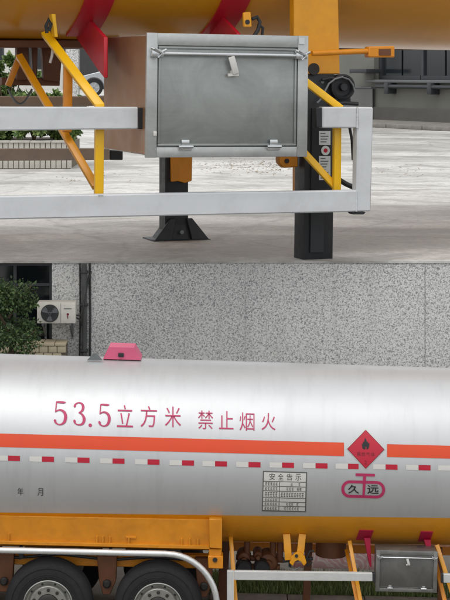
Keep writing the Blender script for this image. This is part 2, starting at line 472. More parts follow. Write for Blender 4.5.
# ------------------------------------------------------------------ air conditioner on the wall
ax0, ax1 = (37 - CX) * 25.55 / F, (75.5 - CX) * 25.55 / F
az1, az0 = ZC - (302.5 - HY) * 25.55 / F, ZC - (323.5 - HY) * 25.55 / F
aw, ah = ax1 - ax0, az1 - az0
ac = empty('air_conditioner', Matrix.Translation((ax0, 25.55, az0))); tag(ac, 'white air conditioner outdoor unit with round fan on the speckled wall', 'air conditioner')
fcx, fcz, fr = aw * .335, ah * .49, ah * .42
q = B(); q.box((0, .0, 0), (aw, .28, ah), .012); q.build('case', 'ac_white', ac)
q = B(); q.lathe([(fr, -.003), (fr, -.006), (0, -.006)], (fcx, 0, fcz)); q.build('fan_opening', 'ac_dark', ac)
q = B()
for k in range(3):
    a = k * 2.094 + .5
    q.prism([(fcx + math.cos(a + t) * rr, -.012, fcz + math.sin(a + t) * rr) for t, rr in ((-.1, .02), (-.42, fr * .9), (.0, fr * .95), (.38, fr * .88), (.35, .02))], (0, -.006, 0))
q.lathe([(.024, -.005), (.024, -.024), (0, -.026)], (fcx, 0, fcz), n=16); q.build('fan', 'ac_blade', ac)
q = B()
for rr in (.35, .62, .82, 1.0):
    q.tube([(fcx + math.cos(t * .2244) * fr * rr, -.03, fcz + math.sin(t * .2244) * fr * rr) for t in range(28)], .0022, 5, True)
for k in range(8): a = k * .785; q.bar((fcx, -.03, fcz), (fcx + math.cos(a) * fr, -.03, fcz + math.sin(a) * fr), .004, .004)
q.build('fan_grille', 'ac_dark', ac)
q = B(); q.box((aw * .615, -.004, 0.01), (aw * .622, -.0005, ah - .01)); q.build('panel_seam', 'ac_blade', ac)
q = B(); q.lathe([(.018, -.002), (.018, -.005), (0, -.005)], (aw * .8, 0, ah * .44), n=16); q.box((aw * .79, -.006, ah * .24), (aw * .81, -.002, ah * .4)); q.build('badge', 'decal_darkred', ac)
q = B(); q.box((aw * .7, -.004, ah * .68), (aw * .9, -.001, ah * .73)); q.build('nameplate', 'ac_blade', ac)
for x in (.07, aw - .1):
    q = B(); q.box((x, .0, -.03), (x + .03, .446, -.002)); q.bar((x + .015, .02, -.02), (x + .015, .44, -.26), .02, .02, (1, 0, 0)); q.box((x, .425, -.3), (x + .03, .447, -.03)); q.build('bracket', 'grey_steel', ac)
q = B(); q.tube([(aw - .02, .1, ah * .35), (aw + .06, .15, ah * .3), (aw + .09, .3, ah * .6), (aw + .16, .4, ah + .3), (aw + .2, .43, ah + .42)], .014, 8)
q.tube([(aw - .02, .12, ah * .25), (aw + .05, .2, ah * .1), (aw + .07, .38, -.1), (aw + .1, .425, -.4)], .012, 8); q.build('hose', 'cable_dark', ac)

# ------------------------------------------------------------------ shared trailer parts
def toolbox(parent, x0, x1, z0, z1, y0, depth, m_body, m_door, m_bar):
    W_, H_ = x1 - x0, z1 - z0; e = W_ * .055; t = W_ * .012
    q = B(); q.box((x0, y0 + .01, z0), (x1, y0 + depth, z1), t)
    q.box((x0 - t, y0 - t, z0 - t), (x0 + e, y0 + t, z1 + t), t * .3); q.box((x1 - e, y0 - t, z0 - t), (x1 + t, y0 + t, z1 + t), t * .3)
    q.box((x0 + e, y0 - t * .9, z1 - e * 1.1), (x1 - e, y0 + t, z1 + t * .9), t * .3); q.box((x0 + e, y0 - t * .9, z0 - t * .9), (x1 - e, y0 + t, z0 + e * .9), t * .3)
    body = q.build('toolbox', m_body, parent)
    q = B(); a0, a1, b0, b1 = x0 + e * 1.12, x1 - e * 1.12, z0 + e * 1.0, z1 - e * 1.22
    q.box((a0, y0 - t * .3, b0), (a1, y0 + t * .4, b1), t * .2)
    for lo, hi in (((a0, b0), (a1, b0 + t * 1.2)), ((a0, b1 - t * 1.2), (a1, b1)), ((a0, b0 + t * 1.2), (a0 + t * 1.2, b1 - t * 1.2)), ((a1 - t * 1.2, b0 + t * 1.2), (a1, b1 - t * 1.2))):
        q.box((lo[0], y0 - t * .9, lo[1]), (hi[0], y0 - t * .3, hi[1]), t * .3)
    q.build('door', m_door, body)
    zb = z1 - H_ * .155; r = W_ * .0125; yb = y0 - r * 2.4
    q = B(); q.tube([(x0 + W_ * .03, yb, zb), (x1 - W_ * .02, yb, zb)], r, 12); bar = q.build('locking_bar', m_bar, body)
    for x in (x0 + W_ * .045, x1 - W_ * .045):
        q = B(); q.box((x - r * 3, yb - r * 1.5, zb - r * 1.6), (x + r * 3, y0 + t * .2, zb + r * 1.6), r * .5); q.tube([(x - r * 3.4, yb - r * 1.2, zb + r * 2.6), (x + r * 1.2, yb - r * 2.2, zb + r * .6), (x + r * 4, yb - r * 1.8, zb + r * 1.8)], r * .7, 8)
        q.tube([(x, yb - r * 2, zb - r * 2), (x + r * 2, yb - r * 2.5, zb + r * .5), (x - r * 2, yb - r * 2.2, zb + r * 2.4)], r * .5, 8); q.build('bar_clamp', m_bar, body)
    q = B(); xm = x0 + W_ * .515
    q.bar((xm - r, yb - r * 1.3, zb - r * 1.0), (xm + r * 1.6, yb - r * 1.0, zb - H_ * .16), r * 3.2, r * .8, (0, 1, 0), r * .3)
    q.tube([(xm + r * .8, yb - r * .6, zb - H_ * .15), (xm + r * .8, y0, zb - H_ * .15)], r * 1.2, 10)
    q.bar((xm - r * 2.2, yb - r * .2, zb - H_ * .17), (xm + r * 3.2, yb - r * .2, zb - H_ * .165), r * 1.4, r, (0, 1, 0)); q.build('latch', 'decal_white', body)
    for x in (x0 + W_ * .23, x0 + W_ * .79):
        q = B(); q.box((x - W_ * .04, y0 - t * 2, z0 + e * .55), (x + W_ * .04, y0 - t * .9, z0 + e * 1.1), t * .3)
        q.tube([(x - W_ * .045, y0 - t * 2.4, z0 + e * .95), (x + W_ * .045, y0 - t * 2.4, z0 + e * .95)], t * .8, 10)
        q.box((x - W_ * .025, y0 - t * 1.9, z0 + e * 1.1), (x + W_ * .025, y0 - t * .95, z0 + e * 1.7), t * .3); q.build('hinge', m_bar, body)
    return body

def shell(x0, x1, r0, k, yc, zc, nx=24, n=96):
    """tapered tank shell with dished ends: radius r0 - k*x"""
    b = B(); prof = []
    def rr(x): return r0 - k * x
    ends = [(x0 - .45, .02), (x0 - .43, .3), (x0 - .36, .58), (x0 - .22, .82), (x0 - .08, .96)]
    for x, f in ends: prof.append((rr(x0) * f, x))
    for i in range(nx + 1): x = x0 + (x1 - x0) * i / nx; prof.append((rr(x), x))
    for x, f in ends[::-1]: prof.append((rr(x1) * f, x1 + (x0 - x)))
    return b.lathe(prof, (0, yc, zc), 'X', n)

# ------------------------------------------------------------------ lower tanker
D0 = 20.24
ML = Matrix.Translation((0, D0, 0)) @ Euler((0, SLOPE, 0)).to_matrix().to_4x4()
L = Frame(ML)
lo = empty('tanker_trailer', ML); tag(lo, 'silver and yellow gas tanker trailer with red Chinese lettering and orange stripe', 'tanker', 'tanker trailers')
YA, R0, KT = 1.07, 1.104, .0082
# axis height from the silhouette of the shell
pt = L.w(225, 358.5, YA); pb_ = L.w(225, 541, YA); ZA = (pt.z + pb_.z) / 2 - .005

def tank_at(px, py):
    d = L.d(px, py); x = 0
    for _ in range(6):
        r = R0 - KT * x; oy, oz = L.o.y - YA, L.o.z - ZA
        A_, B_, C_ = d.y ** 2 + d.z ** 2, oy * d.y + oz * d.z, oy * oy + oz * oz - r * r
        t = (-B_ - math.sqrt(max(0, B_ * B_ - A_ * C_))) / A_; x = L.o.x + d.x * t
    p = L.o + d * t; return p.x, math.atan2(p.z - ZA, YA - p.y)
def tank_pt(a, phi, lift):
    r = R0 - KT * a + lift; return Vector((a, YA - r * math.cos(phi), ZA + r * math.sin(phi)))

a_, ph = tank_at(225, 515.0); zb0 = tank_pt(a_, ph, 0).z
a1_, p1 = tank_at(0, 512.5); a2_, p2 = tank_at(450, 518); k1, k2 = tank_pt(a1_, p1, 0).z, tank_pt(a2_, p2, 0).z
sl = (k2 - k1) / (a2_ - a1_)
tank_material('tank_paint', (k1 - sl * a1_, -sl))
tank = shell(-5.2, 5.6, R0, KT, YA, ZA).build('tank', 'tank_paint', lo)

def decal(name, bm, mat, lift, parent=lo):
    """flat artwork (drawn y-down) cut into strips and laid on the shell"""
    xs = [v.co.x for v in bm.verts]; ys = [v.co.y for v in bm.verts]
    bx = (min(xs), min(ys), max(xs), max(ys))
    y = bx[1] + 3
    while y < bx[3] - .5:
        bmesh.ops.bisect_plane(bm, geom=list(bm.verts) + list(bm.edges) + list(bm.faces), plane_co=(0, y, 0), plane_no=(0, 1, 0)); y += 3
    c00, c10, c01, c11 = [tank_at(x, y) for x, y in ((bx[0], bx[1]), (bx[2], bx[1]), (bx[0], bx[3]), (bx[2], bx[3]))]
    for v in bm.verts:
        u = (v.co.x - bx[0]) / (bx[2] - bx[0]); t = (v.co.y - bx[1]) / (bx[3] - bx[1])
        a = [(c00[i] * (1 - u) + c10[i] * u) * (1 - t) + (c01[i] * (1 - u) + c11[i] * u) * t for i in (0, 1)]
        v.co = tank_pt(a[0], a[1], lift + v.co.z)
    me = bpy.data.meshes.new(name); bm.normal_update(); bm.to_mesh(me); bm.free()
    o = mk(name, me, mat, parent, False)
    return o
def poly(*loops):
    bm = bmesh.new()
    for lp in loops: bm.faces.new([bm.verts.new((x, y, 0)) for x, y in lp])
    return bm
def tilt(px): return 12.0 * px / 450        # fall of the horizontal lines along the shell

def stripe(name, x0, x1, ya, yb, mat, lift):
    bm = bmesh.new(); n = max(1, int((x1 - x0) / 12)); row = []
    for i in range(n + 1):
        x = x0 + (x1 - x0) * i / n; row.append((bm.verts.new((x, ya + tilt(x), 0)), bm.verts.new((x, yb + tilt(x), 0))))
    for p, q in zip(row, row[1:]): bm.faces.new((p[0], p[1], q[1], q[0]))
    # laid out point by point so that a long band follows the taper
    bmesh.ops.subdivide_edges(bm, edges=[e for e in bm.edges if abs(e.verts[0].co.x - e.verts[1].co.x) < 1e-4], cuts=4)
    for v in bm.verts: v.co = tank_pt(*tank_at(v.co.x, v.co.y), lift)
    me = bpy.data.meshes.new(name); bm.to_mesh(me); bm.free(); return mk(name, me, mat, lo, True)
stripe('orange_stripe', -180, 344, 433.5, 447, 'decal_orange', .004)
stripe('orange_stripe', 387, 660, 433.8, 446.6, 'decal_orange', .004)
# red and white tape
for x in (-175, -141, -107, -73, -39, -4.5, 29.5, 65, 100, 135, 169.5, 202.5, 236, 269.5, 303, 335.5, 373, 406, 438, 471, 504, 537, 570, 603):
    yc = 458 + x * (6 / 225 if x < 225 else 0) + (6 + (x - 225) * 4 / 225 if x >= 225 else 0)
    for (xa, xb, mt) in ((x, x + 12.4, 'decal_white'), (x + 12.6, x + 24.5, 'decal_red')):
        xb = min(xb, 358.5) if x < 373 else xb
        decal('tape', poly([(xa, yc - 2.6 + (xa - x) * .023), (xb, yc - 2.6 + (xb - x) * .023), (xb, yc + 2.6 + (xb - x) * .023), (xa, yc + 2.6 + (xa - x) * .023)]), mt, .004)

def text_bm(body, x, y, w_, h_, thin=.012, aniso=1.8, slope=.026, extra=0):
    """glyph outlines fitted to a box (top-left x, y; y-down)"""
    c = bpy.data.curves.new('t', 'FONT'); c.body = body; o = bpy.data.objects.new('t', c); COL.objects.link(o)
    k = o.to_curve(bpy.context.evaluated_depsgraph_get(), apply_modifiers=False).copy(); o.to_curve_clear()
    for sp in k.splines:
        pts_ = [(p.co.copy(), p.handle_left.copy(), p.handle_right.copy()) for p in sp.bezier_points]
        for p in sp.bezier_points: p.handle_left_type = p.handle_right_type = 'FREE'
        for p, (co, hl, hr) in zip(sp.bezier_points, pts_):
            p.co = (co[0] * aniso, co[1], 0); p.handle_left = (hl[0] * aniso, hl[1], 0); p.handle_right = (hr[0] * aniso, hr[1], 0)
    k.offset = -thin; k.dimensions = '2D'; k.fill_mode = 'FRONT'; k.resolution_u = 4
    o2 = bpy.data.objects.new('t2', k); COL.objects.link(o2)
    me = bpy.data.meshes.new_from_object(o2.evaluated_get(bpy.context.evaluated_depsgraph_get()))
    bm = bmesh.new(); bm.from_mesh(me)
    bpy.data.objects.remove(o); bpy.data.objects.remove(o2); bpy.data.meshes.remove(me); bpy.data.curves.remove(c)
    xs = [v.co.x for v in bm.verts]; ys = [v.co.y for v in bm.verts]
    for v in bm.verts:
        u = (v.co.x - min(xs)) / (max(xs) - min(xs)); t = (max(ys) - v.co.y) / (max(ys) - min(ys))
        v.co = (x + u * w_, y + t * h_ + slope * u * w_, 0)
    return bm
def strokes(x, y, w_, h_, paths):
    """serif numeral drawn as swelling pen strokes in a unit box"""
    bm = bmesh.new()
    for i, path in enumerate(paths):
        pts_ = [Vector((p[0], p[1])) for p in path]; fine = []
        for k in range(len(pts_) - 1):            # Catmull-Rom smoothing
            p0_, p1_, p2_, p3_ = pts_[max(0, k - 1)], pts_[k], pts_[k + 1], pts_[min(len(pts_) - 1, k + 2)]
            for j in range(5):
                t = j / 5; fine.append((.5 * (2 * p1_ + (p2_ - p0_) * t + (2 * p0_ - 5 * p1_ + 4 * p2_ - p3_) * t * t + (3 * p1_ - p0_ - 3 * p2_ + p3_) * t ** 3), path[k][2] * (1 - t) + path[k + 1][2] * t))
        fine.append((pts_[-1], path[-1][2])); row = []
        for k, (p, wd) in enumerate(fine):
            a_2, b_2 = fine[max(0, k - 1)][0], fine[min(len(fine) - 1, k + 1)][0]; d = Vector(((b_2 - a_2).x * w_, (b_2 - a_2).y * h_)).normalized(); n = Vector((-d.y, d.x)) * wd * w_ * .5
            c_2 = Vector((x + p.x * w_, y + p.y * h_ + p.x * w_ * .026))
            row.append((bm.verts.new((*(c_2 + n), i * .0012)), bm.verts.new((*(c_2 - n), i * .0012))))
        for p, q_ in zip(row, row[1:]): bm.faces.new((p[0], p[1], q_[1], q_[0]))
    return bm
FIVE = [[(.88, .055, .04), (.7, .06, .17), (.4, .05, .15), (.2, .05, .1)], [(.22, .04, .09), (.19, .25, .09), (.15, .48, .08)],
        [(.15, .47, .06), (.34, .4, .1), (.58, .4, .14), (.8, .5, .2), (.87, .67, .23), (.78, .87, .19), (.55, .97, .1), (.32, .97, .08), (.16, .9, .13), (.12, .82, .2), (.14, .78, .06)]]
THREE = [[(.16, .24, .06), (.14, .19, .2), (.2, .1, .12), (.42, .03, .09), (.66, .08, .15), (.76, .22, .21), (.68, .38, .17), (.44, .47, .06)],
         [(.42, .46, .06), (.68, .54, .14), (.83, .72, .23), (.74, .9, .18), (.5, .97, .1), (.26, .95, .08), (.14, .88, .13), (.12, .81, .2), (.14, .77, .06)]]
for gl, x, y, w_, h_ in ((FIVE, 53.5, 401, 14, 24), (THREE, 73, 402, 13.5, 23.5), (FIVE, 98, 403.5, 13, 23)): decal('lettering', strokes(x, y, w_, h_, gl), 'decal_text', .006)
for ch, x, y, w_, h_, th in (('.', 88.5, 423.5, 3.5, 3.5, 0),
        ('立', 117, 405, 16, 22, .005), ('方', 140.5, 406, 16.5, 21, .005), ('米', 165, 406.5, 16, 20.5, .005),
        ('禁', 198, 410.5, 15, 18.5, .005), ('止', 219, 411, 14.5, 18, .005), ('烟', 239.5, 412.5, 15, 18, .005), ('火', 261.5, 413, 14, 17, .005)):
    decal('lettering', text_bm(ch, x, y, w_, h_, th, 2.6), 'decal_text', .006)
for ch, x, y, w_, h_ in (('年', 17.5, 487.5, 6, 7.5), ('月', 37.5, 488, 5.6, 7.5)): decal('lettering', text_bm(ch, x, y, w_, h_, .004), 'decal_black', .006)
# hazard diamond
def dia(cx, cy, r, ry): return [(cx, cy - ry), (cx + r, cy + .3), (cx, cy + ry), (cx - r, cy - .3)]
dm = decal('hazard_diamond', poly(dia(365.5, 449.2, 19.6, 20.4)), 'decal_white', .006)
def sub(bm, name, mat, lift): return decal(name, bm, mat, lift, dm)
sub(poly(dia(365.6, 449.4, 18.7, 19.4)), 'diamond_edge', 'decal_darkred', .009)
sub(poly(dia(365.6, 449.4, 17.9, 18.6)), 'diamond_face', 'decal_red', .012)
fl = [(362.4, 448.6), (361.9, 446), (361.6, 443.6), (362.6, 444.4), (363.1, 441.2), (364.0, 442.6), (364.3, 440.4), (365.0, 437.8), (366.2, 440.2), (366.9, 442.4), (367.6, 441.4), (368.0, 443.6), (369.2, 442.8), (369.2, 445.6), (368.6, 448.2), (367.4, 449.4), (366.2, 449.2), (366.6, 447.6), (365.9, 446.4), (365.2, 447.8), (365.5, 449.2), (363.8, 449.4)]
sub(poly(fl), 'flame', 'decal_black', .015)
for i, ch in enumerate('易燃气体'): sub(text_bm(ch, 356.6 + i * 4.7, 452 + i * .13, 3.9, 3.9, 0, 1), 'lettering', 'decal_darkred', .015)
sub(text_bm('2', 364.4, 460.4, 2.3, 3.6, 0, 1), 'lettering', 'decal_darkred', .015)
# company emblem: a tank outline with a T-shaped valve
def pill(x0, y0, x1, y1, r, n=10):
    out = []
    for cx, cy, a0 in ((x1 - r, y0 + r, -90), (x1 - r, y1 - r, 0), (x0 + r, y1 - r, 90), (x0 + r, y0 + r, 180)):
        for k in range(n + 1): a = R(a0 + 90 * k / n); out.append((cx + r * math.cos(a), cy + r * math.sin(a) + .027 * (cx - x0)))
    return out
o_, i_ = pill(341.3, 480.0, 385.0, 497.2, 8.4), pill(344.2, 482.8, 382.1, 494.4, 5.6)
bm = bmesh.new(); vo = [bm.verts.new((x, y, 0)) for x, y in o_]; vi = [bm.verts.new((x, y, 0)) for x, y in i_]
for k in range(len(vo)): bm.faces.new((vo[k], vo[(k + 1) % len(vo)], vi[(k + 1) % len(vi)], vi[k]))
em = decal('emblem', bm, 'decal_text', .006)
decal('valve_mark', poly([(355.6, 473.2), (374.8, 473.7), (374.8, 476.3), (366.0, 476.1), (364.6, 496.6), (362.3, 496.5), (363.0, 476.0), (355.6, 475.8)]), 'decal_text', .0075, em)
for ch, x, w_ in (('久', 347.8, 11.5), ('远', 367.2, 11.5)):
    decal('lettering', text_bm(ch, x, 484.4 + (x - 347) * .02, w_, 8.8, -.012, 1, slope=.02), 'decal_black', .009, em)
# notice table
def rect(x0, y0, x1, y1, sk=-.03):
    f = lambda x, y: (x + (y - 471) * sk, y + (x - 263) * .027)
    return [f(x0, y0), f(x1, y0), f(x1, y1), f(x0, y1)]
nb = decal('notice', poly(rect(263, 470.8, 307, 510.8)), 'notice_ink', .005)
rows = [(472, 480.6), (481.4, 485.4), (486.1, 490.1), (490.8, 496.8), (497.5, 500.8), (501.5, 505), (505.7, 509.6)]
for i, (ya, yb_) in enumerate(rows):
    if i == 0: decal('notice_cell', poly(rect(264, ya, 306, yb_)), 'notice_board', .007, nb)
    else:
        decal('notice_cell', poly(rect(264, ya, 279.6, yb_)), 'notice_board', .007, nb)
        decal('notice_cell', poly(rect(280.3, ya, 306, yb_)), 'notice_board', .007, nb)
for i, ch in enumerate('安全告示'): decal('lettering', text_bm(ch, 269.3 + i * 8.7, 473 + i * .22, 5.6, 6.6, .004, 1.2), 'decal_black', .009, nb)
def ticks(x0, n, ya, yb_, st, miss=()):
    lp = []
    for i in range(n):
        if i in miss: continue
        xx = x0 + i * st; h = (yb_ - ya) * .72; c = (ya + yb_) / 2; wv_ = st * .74; u = random.random
        lp += [rect(xx + u() * .3, c - h / 2, xx + wv_, c - h / 2 + h * .17), rect(xx, c - h * .08, xx + wv_ * (.7 + .3 * u()), c + h * .08), rect(xx + wv_ * .2 * u(), c + h * .32, xx + wv_, c + h * .48)]
        m_ = xx + wv_ * (.25 + .5 * u()); lp += [rect(m_ - .16, c - h * .31, m_ + .2, c - h * .1), rect(m_ - .16, c + h * .1, m_ + .2, c + h * .3)]
    return lp
for i, (ya, yb_) in enumerate(rows[1:]):
    decal('small_print', poly(*ticks(265.6, 5, ya, yb_, 2.6)), 'notice_ink', .009, nb)['kind'] = 'stuff'
    if i != 3: decal('small_print', poly(*ticks((291, 287, 281.5, 0, 287, 285)[i], (4, 6, 9, 0, 5, 6)[i], ya, yb_, 2.6, (1, 2) if i == 0 else (3,) if i in (1, 4) else ())), 'notice_ink', .009, nb)['kind'] = 'stuff'

# cover and lifting lug on top of the shell
def W(px, py, w): return tuple(L.w(px, py, w))
q = B(); ya_, yb_ = .95, 1.25
f1 = [L.w(x, y, ya_) for x, y in ((103, 359), (109, 347), (134, 347.8), (141, 360))]
q.hexa(f1, [p + Vector((0, .35, 0)) for p in f1]); q.build('hatch_cover', 'pink_cover', lo)
q = B(); p = L.w(121, 355, ya_ - .012); q.box((p.x - .035, p.y - .01, p.z - .025), (p.x + .035, p.y + .006, p.z + .025), .006); q.build('cover_latch', 'black_plastic', lo)
q = B(); f1 = [L.w(x, y, .86) for x, y in ((87, 360.5), (93.5, 353.2), (96, 353.2), (102.5, 360.5))]; q.hexa(f1, [p + Vector((0, .03, 0)) for p in f1]); q.build('lifting_lug', 'grey_steel', lo)

# chassis panel at the left
def quadbox(name, mat, pts, w_, th, ch=.006, parent=lo, fr=L):
    b = B(); b.prism([fr.w(x, y, w_) for x, y in pts], (0, th, 0), ch); return b.build(name, mat, parent)
quadbox('chassis_panel', 'chassis_yellow', [(-180, 512), (217, 520), (217, 549), (-180, 539)], .1, .08)
quadbox('chassis_ledge', 'chassis_yellow', [(-180, 536.7), (210, 546), (210, 549.5), (-180, 540.2)], .05, .12)
for x in (8, 96, 102, 109, 128, 181, 189, 197): quadbox('rib', 'chassis_yellow', [(x, 534 + x * .026), (x + 1.6, 534 + x * .026), (x + 1.6, 541 + x * .026), (x, 541 + x * .026)], .07, .07, .002)
quadbox('small_bracket', 'orange_paint', [(126, 536.5), (136, 536.8), (136, 538.6), (126, 538.3)], .08, .06, .002)
quadbox('end_bracket', 'chassis_yellow', [(209, 519), (222, 519.5), (222, 549), (209, 548)], .02, .16, .008)
b_ = quadbox('pivot_block', 'orange_paint', [(208, 556), (223, 556.5), (223, 569), (208, 568.5)], .04, .2, .01)
q = B(); p = L.w(215, 560, .03); q.lathe([(.028, .012), (.028, -.004), (0, -.004)], p, n=16); q.build('pin', 'hub_dark', b_)
quadbox('end_plate', 'orange_paint', [(209, 549), (222, 549.5), (221, 557), (209, 556)], .06, .12, .006)
quadbox('frame_beam', 'orange_paint', [(-60, 550), (215, 556), (215, 569), (-60, 563)], .42, .12, .008)
quadbox('frame_beam', 'orange_paint', [(-60, 535), (470, 548), (470, 556), (-60, 545)], 1.62, .12, .008)
for x, dx in ((4, 10), (107, 10), (204, 9)):
    y = x * .026
    quadbox('suspension_hanger', 'brown_steel', [(x - dx, 553 + y), (x + dx, 553 + y), (x + dx * .9, 578 + y), (x + dx * .3, 592 + y), (x - dx * .4, 592 + y), (x - dx * .8, 578 + y)], .3, .1, .008)
    q = B(); p = L.w(x, 581 + y, .29); q.lathe([(.05, .01), (.05, -.02), (.03, -.035), (0, -.035)], p, n=16); q.build('hanger_bolt', 'hub_dark', lo)
quadbox('cable_clip', 'black_plastic', [(18, 551), (23, 551), (24, 558), (19, 560)], .3, .04, .004)
q = B(); q.tube([tuple(L.w(x, y, .36)) for x, y in ((-40, 556), (20, 557.5), (60, 554), (110, 560), (150, 557), (205, 561))], .018, 8); q.build('air_hose', 'black_plastic', lo)

# tubular guard over the wheels
pts = [L.w(x, y, .0) for x, y in ((-70, 548.6), (0, 550.2), (60, 551.4), (120, 552.8), (165, 553.8))]
c = L.w(166, 605.5, 0); rx = abs(L.w(217, 600, 0).x - c.x); rz = abs(L.w(166, 553.9, 0).z - c.z)
for k in range(1, 13): a = R(90 - 90 * k / 12); pts.append(Vector((c.x + rx * math.cos(a), 0, c.z + rz * math.sin(a))))
pts.append(pts[-1] + Vector((0, 0, -.25)))
q = B(); q.tube(pts, .037, 16); gt = q.build('guard_tube', 'tube_steel', lo)
for x in (20, 110): q = B(); p = L.w(x, 551 + x * .02, 0); q.tube([p, p + Vector((0, .2, .06))], .02, 8); q.build('stay', 'black_plastic', gt)

# wheels
def wheel(cx, cy, flip=False, first=[None]):
    p = L.w(cx, cy, .04)
    r = empty('wheel', Matrix.Identity(4)); r.parent = lo; r.location = p
    if flip: r.location = p + Vector((0, 2.02, 0)); r.rotation_euler = (0, 0, math.pi)
    if first[0] is None:
        RT = .525
        q = B(); q.lathe([(.285, .03), (.30, -.012), (.33, -.02), (.40, -.022), (.46, -.012), (.495, .012), (.515, .04), (RT, .06), (RT, .085), (.512, .088), (.512, .1), (RT, .103), (RT, .13), (.512, .133), (.512, .145), (RT, .148), (RT, .18), (.512, .183), (.512, .195), (RT, .2), (.515, .22), (.49, .25), (.4, .275), (.285, .25)], (0, 0, 0), n=64, caps=False)
        for rr in (.345, .365, .44): q.tube([(math.cos(t * .1309) * rr, -.022, math.sin(t * .1309) * rr) for t in range(48)], .004, 5, True)
        a = q.build('tyre', 'rubber', r)
        q = B(); q.lathe([(.286, .25), (.286, .05), (.292, .0), (.298, -.012), (.288, -.016), (.274, .0), (.264, .035), (.24, .04), (.228, .012), (.215, .0), (.13, .0), (.125, .05)], (0, 0, 0), n=64); b = q.build('rim', 'rim_steel', r)
        q = B(); q.lathe([(.126, .05), (.126, -.02), (.11, -.03), (.07, -.034), (.06, -.035), (0, -.035)], (0, 0, 0), n=32); c2 = q.build('hub', 'hub_dark', r)
        q = B()
        for k in range(10): t = k * .6283 + .314; q.lathe([(.021, .01), (.021, -.012), (.013, -.022), (0, -.022)], (math.cos(t) * .178, 0, math.sin(t) * .178), n=6)
        d = q.build('wheel_nuts', 'hub_dark', r); d['kind'] = 'stuff'
        q = B()
        for k in range(10): t = k * .6283; q.lathe([(.014, .043), (.014, .036), (0, .035)], (math.cos(t) * .247, 0, math.sin(t) * .247), n=14)
        e = q.build('hand_holes', 'black_plastic', r); e['kind'] = 'stuff'
        first[0] = (a, b, c2, d, e)
    else:
        for s_ in first[0]: c3 = s_.copy(); COL.objects.link(c3); c3.parent = r
    return r
for cx, cy in ((-62, 602.5), (48, 605), (158, 607.5)):
    wheel(cx, cy); wheel(cx, cy, True)
    p = L.w(cx, cy, .3); q = B(); q.tube([p, p + Vector((0, 1.5, 0))], .075, 14); q.build('axle', 'brown_steel', lo)
    q = B(); q.box((p.x - .14, .45, p.z - .05), (p.x + .14, .62, p.z + .28), .02); q.build('air_spring', 'rubber', lo)

# underside gear between the wheels and the toolbox
def Lbar(name, mat, a, wa, b, wb, wd, th, parent=lo, up=(0, 1, 0)):
    q = B(); q.bar(L.w(*a, wa), L.w(*b, wb), wd, th, up, .003); return q.build(name, mat, parent)
Lbar('guard_brace', 'yellow_paint', (230.5, 533), .5, (236, 606), .08, .05, .05)
Lbar('guard_brace', 'yellow_paint', (349.5, 541), .45, (361.5, 606), .08, .045, .045)
Lbar('guard_brace', 'orange_paint', (346.5, 550), .7, (358, 606), .1, .045, .045)
Lbar('guard_brace', 'yellow_paint', (437, 545), .4, (456, 606), .08, .05, .045)
Lbar('guard_brace', 'orange_paint', (433, 552), .7, (446, 606), .1, .05, .045)
Lbar('guard_brace', 'brown_steel', (440, 548), .8, (440, 606), .85, .06, .06)
for x0_, x1_ in ((286.5, 288.5), (302.5, 299.5)): 
    b = Lbar('clamp_leg', 'yellow_paint', (x0_, 534), .35, (x1_, 560), .3, .085, .03)
q = B()
ring = [(286, 563), (289, 556.5), (294, 552.8), (300, 552.8), (305, 556.5), (307.5, 563), (304, 566), (300, 561.5), (296.5, 560.2), (293, 561.5), (290, 566)]
q.prism([L.w(286 + (x - 286) * .8 + 3.5, y, .25) for x, y in ring], (0, .05, 0), .004); q.build('pipe_clamp', 'yellow_paint', lo)
q = B(); p = L.w(296.5, 556, .24); q.lathe([(.02, .01), (.02, -.004), (0, -.004)], p, n=12); q.build('clamp_hole', 'black_plastic', lo)
Lbar('cross_rod', 'black_plastic', (283, 561), .4, (313, 558.5), .4, .035, .035)
q = B(); q.tube([L.w(x, y, .33) for x, y in ((312, 562), (308, 566), (306, 560), (310, 551), (314, 551))], .012, 8); q.build('air_hose', 'black_plastic', lo)
q = B(); q.tube([L.w(x, y, .28) for x, y in ((288, 566), (290, 569), (295, 570), (300, 567))], .006, 6); q.build('chain', 'grey_steel', lo)
for x, wd in ((309, .09), (225, .12)): Lbar('landing_post', 'brown_steel', (x, 540), 1.3, (x - 3, 606), 1.3, wd, wd)
# valves and pipes in the shade under the shell
for (x, y, r) in ((244, 559, .09), (268, 563, .13), (258, 556, .06)):
    p = L.w(x, y, .75); q = B(); q.lathe([(r * .4, .25), (r, .22), (r, .05), (r * .8, 0), (r * .4, -.02), (r * .4, -.1), (0, -.1)], p, n=20); q.build('valve', 'brown_steel', lo)
for a, b in (((236, 557), (284, 560)), ((236, 566), (280, 567))):
    q = B(); q.tube([L.w(*a, .85), L.w(*b, .85)], .035, 12); q.build('pipe', 'brown_steel', lo)
for x in (247, 273, 280): q = B(); q.tube([L.w(x, 536, .8), L.w(x, 560, .8)], .04, 12); q.build('pipe', 'brown_steel', lo)
for x in (244, 262): p = L.w(x, 570, .55); q = B(); q.lathe([(.1, .18), (.1, .02), (.085, 0), (0, 0)], p, n=24); q.build('air_tank', 'black_paint', lo)
q = B(); p = L.w(331, 545, YA - .1); q.lathe([(.19, -.12), (.19, .1)], (p.x, p.y, p.z), 'Z', 24); q.build('sump', 'brown_steel', lo)
